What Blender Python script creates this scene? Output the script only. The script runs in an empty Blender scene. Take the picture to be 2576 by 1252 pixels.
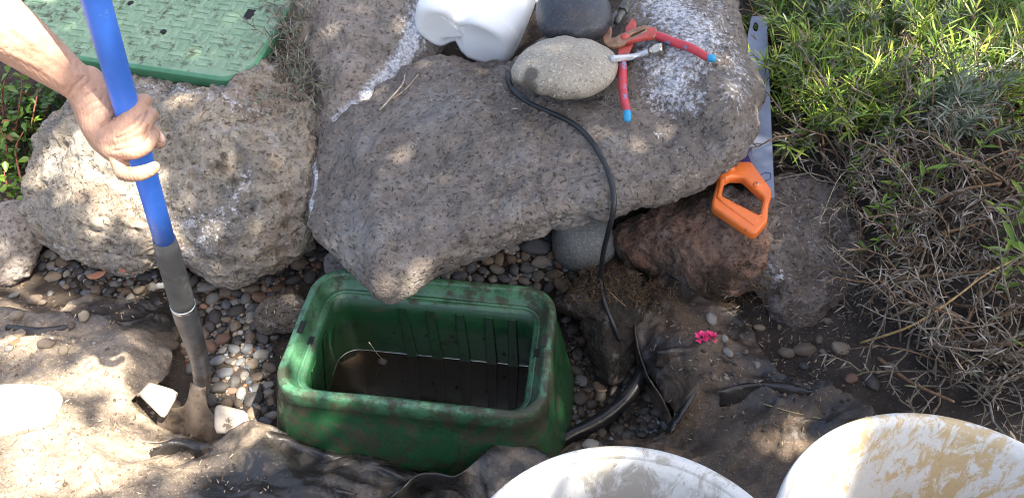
import bpy, bmesh, math, random
import numpy as np
from mathutils import Vector, Matrix
from mathutils.bvhtree import BVHTree

random.seed(7)
RNG = np.random.default_rng(7)
scene = bpy.context.scene
COL = scene.collection

# ------------------------------------------------------------------ camera
F, CX, CY = 1946.0, 1288.0, 626.0          # focal length and centre for a 2576 x 1252 picture
CAM = np.array([0.0, 0.0, 1.51])
S2 = math.sqrt(0.5)
cam_data = bpy.data.cameras.new('camera')
cam_data.sensor_width = 36.0
cam_data.lens = 36.0 * F / 2576.0
cam_data.clip_start = 0.02
cam_data.clip_end = 200.0
cam = bpy.data.objects.new('camera', cam_data)
COL.objects.link(cam)
cam.location = CAM
cam.rotation_euler = (math.radians(45), 0, 0)
scene.camera = cam

# ------------------------------------------------------------------ sky, sun, exposure
SUN_EL = math.radians(58)
SUN_H = (0.853, -0.522)                    # horizontal direction towards the sun
SUN = np.array([math.cos(SUN_EL) * SUN_H[0], math.cos(SUN_EL) * SUN_H[1], math.sin(SUN_EL)])
world = bpy.data.worlds.new('World')
scene.world = world
world.use_nodes = True
wn = world.node_tree.nodes
sky = wn.new('ShaderNodeTexSky')
sky.sky_type = 'NISHITA'
sky.sun_disc = False
sky.air_density = 1.0
sky.dust_density = 4.0
sky.ozone_density = 0.6
sky.sun_elevation = SUN_EL
sky.sun_rotation = math.atan2(SUN_H[0], SUN_H[1])
wn['Background'].inputs['Strength'].default_value = 0.11
world.node_tree.links.new(sky.outputs[0], wn['Background'].inputs['Color'])
sun_data = bpy.data.lights.new('sun', 'SUN')
sun_data.energy = 5.0
sun_data.angle = math.radians(0.55)
sun_data.color = (1.0, 0.93, 0.82)
sun = bpy.data.objects.new('sun', sun_data)
COL.objects.link(sun)
sun.rotation_euler = Vector((-SUN[0], -SUN[1], -SUN[2])).to_track_quat('-Z', 'Y').to_euler()
scene.view_settings.view_transform = 'Standard'
scene.view_settings.look = 'None'
scene.view_settings.gamma = 1.0
scene.view_settings.exposure = 2.25
scene.view_settings.use_curve_mapping = False
scene.view_settings.use_white_balance = True       # the phone's balance for open shade
scene.view_settings.white_balance_temperature = 6750
scene.render.engine = 'CYCLES'
scene.cycles.max_bounces = 6
scene.cycles.diffuse_bounces = 3
scene.cycles.glossy_bounces = 3
scene.cycles.transmission_bounces = 4
scene.cycles.transparent_max_bounces = 6
scene.cycles.use_denoising = True
scene.cycles.filter_width = 1.0

# ------------------------------------------------------------------ geometry helpers
def ray(px, py):
    a = (np.asarray(px, float) - CX) / F
    b = (CY - np.asarray(py, float)) / F
    return np.stack([a, S2 * (1 + b), S2 * (b - 1)], -1)

def PT(px, py, t):                          # the point at depth t seen at a picture position
    return CAM + np.asarray(t, float)[..., None] * ray(px, py)

def PZ(px, py, z):                          # the point at height z seen at a picture position
    d = ray(px, py)
    t = (np.asarray(z, float) - CAM[2]) / d[..., 2]
    return CAM + t[..., None] * d

def depth_of(px, py, z):
    return float((z - CAM[2]) / ray(px, py)[2])

def project(p):
    q = np.asarray(p) - CAM
    dep = S2 * (q[..., 1] - q[..., 2])
    up = S2 * (q[..., 1] + q[..., 2])
    return CX + F * q[..., 0] / dep, CY - F * up / dep, dep

_perm = np.random.default_rng(3).permutation(256)
_perm = np.concatenate([_perm, _perm, _perm])
_g = np.random.default_rng(4).normal(size=(256, 3))
_g /= np.linalg.norm(_g, axis=1)[:, None]
_off = np.random.default_rng(5).random((256, 3))
_val = np.random.default_rng(6).random(256)

def _hash(i, j, k):
    return _perm[_perm[_perm[i & 255] + (j & 255)] + (k & 255)]

def perlin(P):
    P = np.asarray(P, float)
    I = np.floor(P).astype(int)
    f = P - I
    u = f * f * f * (f * (f * 6 - 15) + 10)
    out = 0
    for dx in (0, 1):
        wx = u[:, 0] if dx else 1 - u[:, 0]
        for dy in (0, 1):
            wy = u[:, 1] if dy else 1 - u[:, 1]
            for dz in (0, 1):
                wz = u[:, 2] if dz else 1 - u[:, 2]
                g = _g[_hash(I[:, 0] + dx, I[:, 1] + dy, I[:, 2] + dz)]
                d = f - np.array([dx, dy, dz])
                out = out + wx * wy * wz * (g * d).sum(1)
    return out * 1.5

def fbm(P, octv=4, gain=0.5, lac=2.03):
    P = np.asarray(P, float)
    a, s, out = 1.0, 1.0, 0
    for o in range(octv):
        out = out + a * perlin(P * s + o * 17.3)
        a *= gain
        s *= lac
    return out

def ridged(P, octv=4, gain=0.5):
    a, s, out = 1.0, 1.0, 0
    for o in range(octv):
        out = out + a * (1 - 2 * np.abs(perlin(P * s + o * 9.1)))
        a *= gain
        s *= 2.1
    return out

def worley(P):
    I = np.floor(P).astype(int)
    best = np.full(len(P), 9.0)
    val = np.zeros(len(P))
    for dx in (-1, 0, 1):
        for dy in (-1, 0, 1):
            for dz in (-1, 0, 1):
                c = I + np.array([dx, dy, dz])
                h = _hash(c[:, 0], c[:, 1], c[:, 2])
                d = ((c + _off[h] - P) ** 2).sum(1)
                m = d < best
                best[m] = d[m]
                val[m] = _val[h][m]
    return np.sqrt(best), val

def smooth(a, b, x):
    t = np.clip((x - a) / (b - a), 0, 1)
    return t * t * (3 - 2 * t)

def seg_dist(p, pts):
    """distance of 2-d points to a polyline, and the place along it 0..1"""
    pts = np.asarray(pts, float)
    best = np.full(len(p), 1e9)
    par = np.zeros(len(p))
    n = len(pts) - 1
    for i in range(n):
        a, b = pts[i], pts[i + 1]
        ab = b - a
        t = np.clip(((p - a) @ ab) / max(ab @ ab, 1e-12), 0, 1)
        d = np.hypot(*(p - a - t[:, None] * ab).T)
        m = d < best
        best[m] = d[m]
        par[m] = (i + t[m]) / n
    return best, par

def in_poly(p, poly):
    poly = np.asarray(poly, float)
    c = np.zeros(len(p), bool)
    j = len(poly) - 1
    for i in range(len(poly)):
        xi, yi = poly[i]
        xj, yj = poly[j]
        m = ((yi > p[:, 1]) != (yj > p[:, 1])) & (p[:, 0] < (xj - xi) * (p[:, 1] - yi) / (yj - yi + 1e-12) + xi)
        c ^= m
        j = i
    return c

def catmull(pts, n=8):
    P = np.asarray(pts, float)
    P = np.vstack([2 * P[0] - P[1], P, 2 * P[-1] - P[-2]])
    out = []
    t = np.linspace(0, 1, n, endpoint=False)[:, None]
    for i in range(1, len(P) - 2):
        a, b, c, d = P[i - 1], P[i], P[i + 1], P[i + 2]
        out.append(0.5 * (2 * b + (c - a) * t + (2 * a - 5 * b + 4 * c - d) * t ** 2 + (3 * b - a - 3 * c + d) * t ** 3))
    out.append(P[-2][None])
    return np.vstack(out)

# ------------------------------------------------------------------ objects
def make_mesh(name, V, faces, mats=(), smooth_shade=True, col=None, fmat=None, attrs=None):
    """faces: list of integer arrays, each (n,3) or (n,4)"""
    me = bpy.data.meshes.new(name)
    V = np.ascontiguousarray(V, dtype=np.float32)
    faces = [np.asarray(f, dtype=np.int32) for f in faces if len(f)]
    me.vertices.add(len(V))
    me.vertices.foreach_set('co', V.ravel())
    loops = np.concatenate([f.ravel() for f in faces])
    totals = np.concatenate([np.full(len(f), f.shape[1], np.int32) for f in faces])
    starts = np.concatenate([[0], np.cumsum(totals)[:-1]]).astype(np.int32)
    me.loops.add(len(loops))
    me.loops.foreach_set('vertex_index', loops)
    me.polygons.add(len(totals))
    me.polygons.foreach_set('loop_start', starts)
    me.polygons.foreach_set('loop_total', totals)
    me.polygons.foreach_set('use_smooth', np.full(len(totals), smooth_shade))
    if fmat is not None:
        me.polygons.foreach_set('material_index', np.asarray(fmat, np.int32))
    for m in (mats if isinstance(mats, (list, tuple)) else [mats]):
        me.materials.append(m)
    if col is not None:
        ca = me.color_attributes.new('Col', 'FLOAT_COLOR', 'POINT')
        c = np.ones((len(V), 4), np.float32)
        c[:, :3] = col
        ca.data.foreach_set('color', c.ravel())
    for k, a in (attrs or {}).items():
        at = me.attributes.new(k, 'FLOAT', 'POINT')
        at.data.foreach_set('value', np.asarray(a, np.float32))
    me.update(calc_edges=True)
    me.validate()
    return me

def link(name, me, parent=None):
    o = bpy.data.objects.new(name, me)
    COL.objects.link(o)
    if parent is not None:
        o.parent = parent
    return o

def tag(o, label=None, cat=None, group=None, kind=None):
    if label: o['label'] = label
    if cat: o['category'] = cat
    if group: o['group'] = group
    if kind: o['kind'] = kind
    return o

def empty(name, loc, label=None, cat=None, group=None, mat=None):
    o = bpy.data.objects.new(name, None)
    COL.objects.link(o)
    if mat is not None:
        o.matrix_world = mat
    else:
        o.location = loc
    o.empty_display_size = 0.05
    return tag(o, label, cat, group)

def world_part(name, me, parent):
    """a part whose mesh is written in world coordinates, under an unrotated Empty"""
    o = link(name, me, parent)
    o.location = -parent.location
    return o

class MB:
    def __init__(self):
        self.v, self.f3, self.f4, self.c, self.n = [], [], [], [], 0
    def add(self, V, f3=None, f4=None, col=None):
        V = np.asarray(V, float)
        self.v.append(V)
        if f3 is not None and len(f3): self.f3.append(np.asarray(f3) + self.n)
        if f4 is not None and len(f4): self.f4.append(np.asarray(f4) + self.n)
        self.c.append(np.broadcast_to(np.asarray(col if col is not None else (1, 1, 1), float), (len(V), 3)))
        self.n += len(V)
        return self
    def mesh(self, name, mats, smooth_shade=True, use_col=False):
        fs = []
        if self.f3: fs.append(np.concatenate(self.f3))
        if self.f4: fs.append(np.concatenate(self.f4))
        return make_mesh(name, np.concatenate(self.v), fs, mats, smooth_shade, np.concatenate(self.c) if use_col else None)

def tube_data(P, R, sides=8, cap=True, flat=None):
    P = np.asarray(P, float)
    n = len(P)
    R = np.broadcast_to(np.asarray(R, float), (n,))
    T = np.gradient(P, axis=0)
    T /= np.linalg.norm(T, axis=1)[:, None] + 1e-12
    ref = np.array([0, 0, 1.0]) if abs(T[0, 2]) < 0.9 else np.array([1.0, 0, 0])
    N = np.cross(T[0], ref); N /= np.linalg.norm(N)
    V = []
    ang = np.linspace(0, 2 * np.pi, sides, endpoint=False)
    for i in range(n):
        N = N - T[i] * (N @ T[i]); N /= np.linalg.norm(N) + 1e-12
        B = np.cross(T[i], N)
        V.append(P[i] + R[i] * (np.cos(ang)[:, None] * N + np.sin(ang)[:, None] * B))
    V = np.concatenate(V)
    i = np.arange(n - 1)[:, None] * sides
    k = np.arange(sides)[None]
    k2 = (k + 1) % sides
    f4 = np.stack([i + k, i + k2, i + sides + k2, i + sides + k], -1).reshape(-1, 4)
    f3 = None
    if cap:
        V = np.vstack([V, P[:1], P[-1:]])
        a, b = n * sides, n * sides + 1
        k = k[0]; k2 = k2[0]
        f3 = np.vstack([np.stack([np.full(sides, a), k2, k], -1),
                        np.stack([np.full(sides, b), (n - 1) * sides + k, (n - 1) * sides + k2], -1)])
    return V, f3, f4

def tube_mesh(name, P, R, mat, sides=12, col=None):
    V, f3, f4 = tube_data(P, R, sides)
    return MB().add(V, f3, f4).mesh(name, mat)

def loft(loops, close_first=False, close_last=False):
    """closed rings of equal length joined by quads"""
    n = len(loops[0])
    V = np.concatenate(loops)
    k = np.arange(n); k2 = (k + 1) % n
    f4 = np.concatenate([np.stack([i * n + k, i * n + k2, (i + 1) * n + k2, (i + 1) * n + k], -1) for i in range(len(loops) - 1)])
    f3 = []
    if close_first:
        V = np.vstack([V, loops[0].mean(0)[None]]); c = len(V) - 1
        f3.append(np.stack([np.full(n, c), k2, k], -1))
    if close_last:
        V = np.vstack([V, loops[-1].mean(0)[None]]); c = len(V) - 1
        b = (len(loops) - 1) * n
        f3.append(np.stack([np.full(n, c), b + k, b + k2], -1))
    return V, (np.concatenate(f3) if f3 else None), f4

def rrect(w, d, r, z, n=10):
    """rounded rectangle ring"""
    out = []
    for cx, cy, a0 in ((w / 2 - r, d / 2 - r, 0), (-w / 2 + r, d / 2 - r, 90), (-w / 2 + r, -d / 2 + r, 180), (w / 2 - r, -d / 2 + r, 270)):
        for a in np.radians(np.linspace(a0, a0 + 90, n)):
            out.append((cx + r * math.cos(a), cy + r * math.sin(a), z))
    # extra points along the straight sides
    out = np.array(out)
    res = []
    m = len(out)
    for i in range(m):
        a, b = out[i], out[(i + 1) % m]
        res.append(a)
        if (i + 1) % n == 0:
            for k in range(1, 12):
                res.append(a + (b - a) * k / 12)
    return np.array(res)

def box_data(cx, cy, cz, sx, sy, sz):
    V = np.array([(x, y, z) for z in (-1, 1) for y in (-1, 1) for x in (-1, 1)], float) * 0.5 * np.array([sx, sy, sz]) + np.array([cx, cy, cz])
    f = np.array([(0, 2, 3, 1), (4, 5, 7, 6), (0, 1, 5, 4), (2, 6, 7, 3), (0, 4, 6, 2), (1, 3, 7, 5)])
    return V, None, f

def bevel_mod(o, w, seg=2):
    b = o.modifiers.new('bevel', 'BEVEL')
    b.width = w
    b.segments = seg
    b.limit_method = 'ANGLE'
    return o

def prism_mesh(name, poly, frame, thick, mat, holes=(), bevel=0.0, z0=0.0):
    """flat outline (list of 2-d points in the frame's plane) given thickness"""
    cu = bpy.data.curves.new(name, 'CURVE')
    cu.dimensions = '2D'
    cu.fill_mode = 'BOTH'
    for pl in [poly] + list(holes):
        s = cu.splines.new('POLY')
        s.points.add(len(pl) - 1)
        for p, q in zip(s.points, pl):
            p.co = (q[0], q[1], 0, 1)
        s.use_cyclic_u = True
    cu.extrude = thick / 2 - bevel
    cu.bevel_depth = bevel
    cu.offset = -bevel
    cu.bevel_resolution = 1
    ob = bpy.data.objects.new(name, cu)
    COL.objects.link(ob)
    dg = bpy.context.evaluated_depsgraph_get()
    me = bpy.data.meshes.new_from_object(ob.evaluated_get(dg))
    bpy.data.objects.remove(ob)
    bpy.data.curves.remove(cu)
    M = Matrix([list(r) for r in np.vstack([np.column_stack([frame[1], frame[2], frame[3], frame[0] + frame[3] * z0]), [0, 0, 0, 1]])])
    me.transform(M)
    me.materials.clear()
    me.materials.append(mat)
    me.name = name
    return me

def ico(sub):
    bm = bmesh.new()
    bmesh.ops.create_icosphere(bm, subdivisions=sub, radius=1)
    V = np.array([v.co[:] for v in bm.verts])
    Fc = np.array([[v.index for v in f.verts] for f in bm.faces])
    bm.free()
    V /= np.linalg.norm(V, axis=1)[:, None]
    return V, Fc
_ico = {}
def ico_c(sub):
    if sub not in _ico: _ico[sub] = ico(sub)
    return _ico[sub]

def vnormals(V, Fc):
    n = np.cross(V[Fc[:, 1]] - V[Fc[:, 0]], V[Fc[:, 2]] - V[Fc[:, 0]])
    N = np.zeros_like(V)
    for k in range(3):
        for c in range(3):
            N[:, c] += np.bincount(Fc[:, k], n[:, c], len(V))
    return N / (np.linalg.norm(N, axis=1)[:, None] + 1e-12)
# ------------------------------------------------------------------ materials
class NT:
    def __init__(self, name):
        self.m = bpy.data.materials.new(name)
        self.m.use_nodes = True
        self.t = self.m.node_tree
        self.b = self.t.nodes['Principled BSDF']
        self.co = self.t.nodes.new('ShaderNodeTexCoord')
        self.src = self.co.outputs['Object']
    def n(self, typ, **kw):
        nd = self.t.nodes.new(typ)
        for k, v in kw.items():
            setattr(nd, k, v)
        return nd
    def l(self, a, b):
        self.t.links.new(a, b)
    def per_object(self):
        """shift the pattern by each object's random number so that copies differ"""
        oi = self.n('ShaderNodeObjectInfo')
        mul = self.n('ShaderNodeVectorMath', operation='SCALE')
        mul.inputs[0].default_value = (37.0, 51.0, 23.0)
        self.l(oi.outputs['Random'], mul.inputs['Scale'])
        add = self.n('ShaderNodeVectorMath', operation='ADD')
        self.l(self.src, add.inputs[0]); self.l(mul.outputs[0], add.inputs[1])
        self.src = add.outputs[0]
        return oi
    def noise(self, scale, detail=4, rough=0.55, dist=0.0):
        nd = self.n('ShaderNodeTexNoise')
        nd.inputs['Scale'].default_value = scale
        nd.inputs['Detail'].default_value = detail
        nd.inputs['Roughness'].default_value = rough
        nd.inputs['Distortion'].default_value = dist
        self.l(self.src, nd.inputs['Vector'])
        return nd.outputs['Fac']
    def voro(self, scale, feature='F1'):
        nd = self.n('ShaderNodeTexVoronoi', feature=feature)
        nd.inputs['Scale'].default_value = scale
        self.l(self.src, nd.inputs['Vector'])
        return nd.outputs['Distance']
    def ramp(self, fac, stops):
        nd = self.n('ShaderNodeValToRGB')
        e = nd.color_ramp.elements
        while len(e) < len(stops): e.new(0.5)
        for el, (p, c) in zip(e, stops):
            el.position = p
            el.color = (*c, 1) if len(c) == 3 else c
        self.l(fac, nd.inputs['Fac'])
        return nd.outputs['Color']
    def step(self, fac, a, b):
        nd = self.n('ShaderNodeMapRange')
        nd.inputs['From Min'].default_value = a
        nd.inputs['From Max'].default_value = b
        self.l(fac, nd.inputs['Value'])
        return nd.outputs['Result']
    def mix(self, fac, a, b, mode='MIX'):
        nd = self.n('ShaderNodeMix', data_type='RGBA', blend_type=mode)
        for sock, v in ((nd.inputs[0], fac), (nd.inputs[6], a), (nd.inputs[7], b)):
            if isinstance(v, (int, float)): sock.default_value = v
            elif isinstance(v, tuple): sock.default_value = (*v, 1)
            else: self.l(v, sock)
        return nd.outputs[2]
    def math(self, op, a, b=None):
        nd = self.n('ShaderNodeMath', operation=op)
        for sock, v in ((nd.inputs[0], a), (nd.inputs[1], b)):
            if v is None: continue
            if isinstance(v, (int, float)): sock.default_value = v
            else: self.l(v, sock)
        return nd.outputs[0]
    def attr(self, name):
        nd = self.n('ShaderNodeAttribute', attribute_name=name)
        return nd
    def bump(self, h, strength=0.5, dist=0.01, prev=None):
        nd = self.n('ShaderNodeBump')
        nd.inputs['Strength'].default_value = strength
        nd.inputs['Distance'].default_value = dist
        self.l(h, nd.inputs['Height'])
        if prev is not None: self.l(prev, nd.inputs['Normal'])
        self.l(nd.outputs[0], self.b.inputs['Normal'])
        return nd.outputs[0]
    def col(self, c):
        if isinstance(c, tuple): self.b.inputs['Base Color'].default_value = (*c, 1)
        else: self.l(c, self.b.inputs['Base Color'])
        return self
    def rough(self, r):
        if isinstance(r, (int, float)): self.b.inputs['Roughness'].default_value = r
        else: self.l(r, self.b.inputs['Roughness'])
        return self
    def set(self, **kw):
        for k, v in kw.items():
            self.b.inputs[k.replace('_', ' ')].default_value = v
        return self

def rock_material(name, stops, speck=(0.5, 0.48, 0.45), crust=(0.72, 0.72, 0.74), scale=3.0, speck_amt=0.5, rough=0.9, pit_shade=0.6, attrs=True, patch_col=(0.34, 0.33, 0.32), patch_amt=0.45):
    k = NT(name)
    big = k.noise(scale, 6, 0.6, 0.4)
    base = k.ramp(big, stops)
    mid = k.noise(scale * 9, 5, 0.65)
    base = k.mix(0.75, base, k.ramp(mid, [(0.32, (0.60, 0.58, 0.57)), (0.5, (1, 1, 1)), (0.68, (1.32, 1.3, 1.27))]), 'MULTIPLY')
    fine = k.noise(170, 3, 0.6)
    base = k.mix(k.math('MULTIPLY', k.step(fine, 0.60, 0.70), speck_amt), base, speck)
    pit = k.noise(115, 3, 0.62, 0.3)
    base = k.mix(k.math('MULTIPLY', k.step(pit, 0.40, 0.33), pit_shade), base, (0.035, 0.030, 0.027))  # pits coloured darker, painting in the shade of their hollows
    patch = k.noise(scale * 3.1, 6, 0.7, 0.3)
    base = k.mix(k.math('MULTIPLY', k.step(patch, 0.56, 0.66), patch_amt), base, patch_col)
    if attrs:
        cr = k.attr('crust').outputs['Fac']
        lump = k.noise(85, 4, 0.7)
        cm = k.step(k.math('ADD', cr, k.math('MULTIPLY', lump, 1.3)), 0.98, 1.18)
        base = k.mix(cm, base, k.mix(k.step(k.noise(140, 3, 0.6), 0.35, 0.6), (0.30, 0.31, 0.34), crust))
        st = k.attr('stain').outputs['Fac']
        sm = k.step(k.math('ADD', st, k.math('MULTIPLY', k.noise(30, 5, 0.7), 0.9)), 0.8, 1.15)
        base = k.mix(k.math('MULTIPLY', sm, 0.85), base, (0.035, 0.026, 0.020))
    k.col(base).rough(rough)
    h = k.math('ADD', k.math('MULTIPLY', k.noise(60, 6, 0.7), 1.0), k.math('MULTIPLY', k.step(pit, 0.30, 0.44), 0.45))
    k.bump(h, 0.9, 0.016)
    k.set(Specular_IOR_Level=0.3)
    return k.m

MAT = {}
# boulders
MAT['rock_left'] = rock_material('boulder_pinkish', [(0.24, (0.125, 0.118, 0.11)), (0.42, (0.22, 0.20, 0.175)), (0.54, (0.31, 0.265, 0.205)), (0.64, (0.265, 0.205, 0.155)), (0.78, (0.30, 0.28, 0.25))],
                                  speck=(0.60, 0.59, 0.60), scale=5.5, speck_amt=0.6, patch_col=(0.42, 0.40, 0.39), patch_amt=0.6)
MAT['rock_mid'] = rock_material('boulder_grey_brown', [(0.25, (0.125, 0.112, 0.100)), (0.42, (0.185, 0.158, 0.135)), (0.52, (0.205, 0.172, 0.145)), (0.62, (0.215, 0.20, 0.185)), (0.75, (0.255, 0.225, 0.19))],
                                 speck=(0.44, 0.43, 0.42), scale=4.0, speck_amt=0.45, pit_shade=0.7, patch_amt=0.3)
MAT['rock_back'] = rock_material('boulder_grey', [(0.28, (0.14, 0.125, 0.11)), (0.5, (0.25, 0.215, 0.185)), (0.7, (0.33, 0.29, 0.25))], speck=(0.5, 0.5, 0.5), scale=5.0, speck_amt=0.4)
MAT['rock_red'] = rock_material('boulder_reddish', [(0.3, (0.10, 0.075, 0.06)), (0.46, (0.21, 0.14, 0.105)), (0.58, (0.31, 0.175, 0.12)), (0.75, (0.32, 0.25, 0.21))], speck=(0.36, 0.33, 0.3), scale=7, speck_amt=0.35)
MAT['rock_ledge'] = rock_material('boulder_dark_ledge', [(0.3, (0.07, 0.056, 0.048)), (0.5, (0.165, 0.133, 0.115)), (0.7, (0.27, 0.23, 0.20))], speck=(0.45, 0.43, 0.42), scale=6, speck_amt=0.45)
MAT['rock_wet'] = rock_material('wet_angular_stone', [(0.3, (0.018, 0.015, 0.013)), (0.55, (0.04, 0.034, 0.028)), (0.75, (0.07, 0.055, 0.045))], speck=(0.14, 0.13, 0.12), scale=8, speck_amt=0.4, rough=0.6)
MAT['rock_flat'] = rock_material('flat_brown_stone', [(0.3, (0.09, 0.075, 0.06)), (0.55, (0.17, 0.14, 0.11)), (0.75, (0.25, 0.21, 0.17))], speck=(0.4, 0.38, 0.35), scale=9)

def cobble_material(name, c1, c2, fleck, rough=0.6, stain=None, fl=0.5):
    k = NT(name)
    base = k.ramp(k.noise(9, 5, 0.6), [(0.3, c1), (0.7, c2)])
    base = k.mix(k.math('MULTIPLY', k.step(k.noise(190, 2, 0.5), 0.56, 0.66), fl), base, fleck)
    base = k.mix(k.math('MULTIPLY', k.step(k.noise(150, 2, 0.5), 0.42, 0.34), 0.5), base, tuple(x * 0.35 for x in c1))
    if stain:
        st = k.attr('stain').outputs['Fac']
        sm = k.step(k.math('ADD', st, k.math('MULTIPLY', k.noise(22, 5, 0.7), 0.8)), 0.8, 1.0)
        base = k.mix(k.math('MULTIPLY', sm, 0.85), base, stain)
    k.col(base).rough(rough)
    k.bump(k.noise(120, 5, 0.65), 0.35, 0.004)
    return k.m
MAT['cobble_beige'] = cobble_material('cobble_beige', (0.23, 0.20, 0.155), (0.35, 0.31, 0.25), (0.55, 0.52, 0.45), 0.75, (0.06, 0.052, 0.045))
MAT['cobble_black'] = cobble_material('cobble_black', (0.018, 0.019, 0.023), (0.035, 0.036, 0.045), (0.07, 0.075, 0.09), 0.42)
MAT['cobble_blue'] = cobble_material('cobble_blue_grey', (0.15, 0.165, 0.165), (0.22, 0.235, 0.235), (0.4, 0.41, 0.4), 0.6)

# pebbles: one material per colour family, each pebble shifted by its own random number
def pebble_material(name, c1, c2, rough=0.5, fleck=(0.4, 0.38, 0.35)):
    k = NT(name)
    oi = k.per_object()
    base = k.ramp(k.math('ADD', k.math('MULTIPLY', k.noise(30, 4, 0.6), 0.6), k.math('MULTIPLY', oi.outputs['Random'], 0.4)), [(0.25, c1), (0.75, c2)])
    base = k.mix(k.math('MULTIPLY', k.step(k.noise(240, 2, 0.5), 0.58, 0.66), 0.45), base, fleck)
    base = k.mix(k.math('MULTIPLY', k.step(k.noise(60, 5, 0.75), 0.52, 0.66), 0.75), base, (0.03, 0.024, 0.02))
    base = k.mix(k.math('MULTIPLY', k.step(k.noise(28, 5, 0.7), 0.42, 0.62), 0.5), base, (0.12, 0.10, 0.08))
    k.col(base).rough(rough + 0.12)
    k.bump(k.noise(130, 4, 0.6), 0.4, 0.004)
    return k.m
PEB = {
    'dark grey': pebble_material('pebble_dark_grey', (0.02, 0.02, 0.022), (0.06, 0.058, 0.056), 0.42, (0.16, 0.16, 0.16)),
    'blue grey': pebble_material('pebble_blue_grey', (0.065, 0.077, 0.097), (0.14, 0.156, 0.176), 0.5),
    'light grey': pebble_material('pebble_light_grey', (0.16, 0.155, 0.143), (0.31, 0.295, 0.265), 0.6, (0.5, 0.48, 0.45)),
    'tan': pebble_material('pebble_tan', (0.17, 0.13, 0.088), (0.31, 0.245, 0.17), 0.55),
    'brown': pebble_material('pebble_brown', (0.085, 0.06, 0.042), (0.19, 0.135, 0.09), 0.48),
    'rusty': pebble_material('pebble_rusty', (0.13, 0.065, 0.04), (0.22, 0.115, 0.07), 0.6),
}
def col_material(name, rough=0.6, scale=60, amt=0.35, transl=0.0, bumps=0.0, spec=0.4):
    """colour from the mesh, with a little grain"""
    k = NT(name)
    c = k.attr('Col').outputs['Color']
    g = k.ramp(k.noise(scale, 4, 0.6), [(0.3, (1 - amt,) * 3), (0.7, (1 + amt,) * 3)])
    base = k.mix(1.0, c, g, 'MULTIPLY')
    k.col(base).rough(rough)
    k.set(Specular_IOR_Level=spec)
    if bumps: k.bump(k.noise(130, 4, 0.6), bumps, 0.003)
    if transl:
        tr = k.n('ShaderNodeBsdfTranslucent')
        k.l(base, tr.inputs['Color'])
        ms = k.n('ShaderNodeMixShader')
        ms.inputs['Fac'].default_value = transl
        out = k.t.nodes['Material Output']
        k.l(k.b.outputs[0], ms.inputs[1]); k.l(tr.outputs[0], ms.inputs[2]); k.l(ms.outputs[0], out.inputs['Surface'])
    return k.m
MAT['pebbles'] = col_material('pebble_bed', 0.5, 90, 0.4, bumps=0.25)
MAT['leaf'] = col_material('leaf', 0.5, 40, 0.25, transl=0.25)
MAT['twig'] = col_material('twig', 0.85, 120, 0.45, spec=0.2)
MAT['litter'] = col_material('litter', 0.85, 120, 0.4, spec=0.2)

# soil
k = NT('soil')
soil = k.ramp(k.noise(14, 6, 0.65), [(0.3, (0.018, 0.013, 0.010)), (0.5, (0.042, 0.031, 0.024)), (0.7, (0.085, 0.064, 0.048))])
dry = k.attr('dry').outputs['Fac']
soil = k.mix(dry, soil, k.ramp(k.noise(20, 6, 0.7), [(0.3, (0.11, 0.083, 0.058)), (0.6, (0.22, 0.17, 0.125)), (0.8, (0.30, 0.245, 0.18))]))
soil = k.mix(k.math('MULTIPLY', k.step(k.noise(150, 3, 0.6), 0.62, 0.70), 0.7), soil, (0.25, 0.21, 0.165))
k.col(soil).rough(0.9)
k.bump(k.noise(70, 6, 0.75), 0.9, 0.015)
MAT['soil'] = k.m

# pond liner: black plastic under dried mud
def liner_material(name, mud, mud2, cover, rough=0.35):
    k = NT(name)
    plastic = k.ramp(k.noise(10, 3, 0.5), [(0.3, (0.017, 0.0155, 0.014)), (0.7, (0.042, 0.038, 0.036))])
    m = k.ramp(k.noise(26, 6, 0.7, 0.1), [(0.3, mud), (0.52, mud2), (0.75, tuple(min(1, x * 1.5) for x in mud2))])
    m = k.mix(k.math('MULTIPLY', k.step(k.noise(210, 3, 0.6), 0.57, 0.66), 0.8), m, tuple(min(1, x * 2.1) for x in mud2))
    m = k.mix(k.math('MULTIPLY', k.step(k.noise(120, 4, 0.7), 0.42, 0.34), 0.6), m, tuple(x * 0.3 for x in mud))
    dry = k.attr('dry').outputs['Fac']
    fac = k.step(k.math('ADD', k.noise(5.5, 7, 0.6, 0.5), k.math('MULTIPLY', dry, 0.5)), cover - 0.03, cover + 0.16)
    k.col(k.mix(fac, plastic, m))
    k.rough(k.math('ADD', k.math('MULTIPLY', fac, 0.5), rough))
    b = k.bump(k.noise(85, 5, 0.65), 0.35, 0.008)
    k.bump(k.noise(11, 2, 0.5, 0.7), 0.6, 0.04, b)
    return k.m
MAT['liner_dry'] = liner_material('pond_liner_dusty', (0.115, 0.088, 0.062), (0.225, 0.178, 0.13), 0.575, 0.24)
MAT['liner_bare'] = liner_material('pond_liner_bare', (0.05, 0.04, 0.033), (0.10, 0.08, 0.066), 0.66, 0.24)
MAT['liner_wet'] = liner_material('pond_liner_muddy', (0.044, 0.031, 0.021), (0.098, 0.069, 0.047), 0.46, 0.22)

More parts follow.
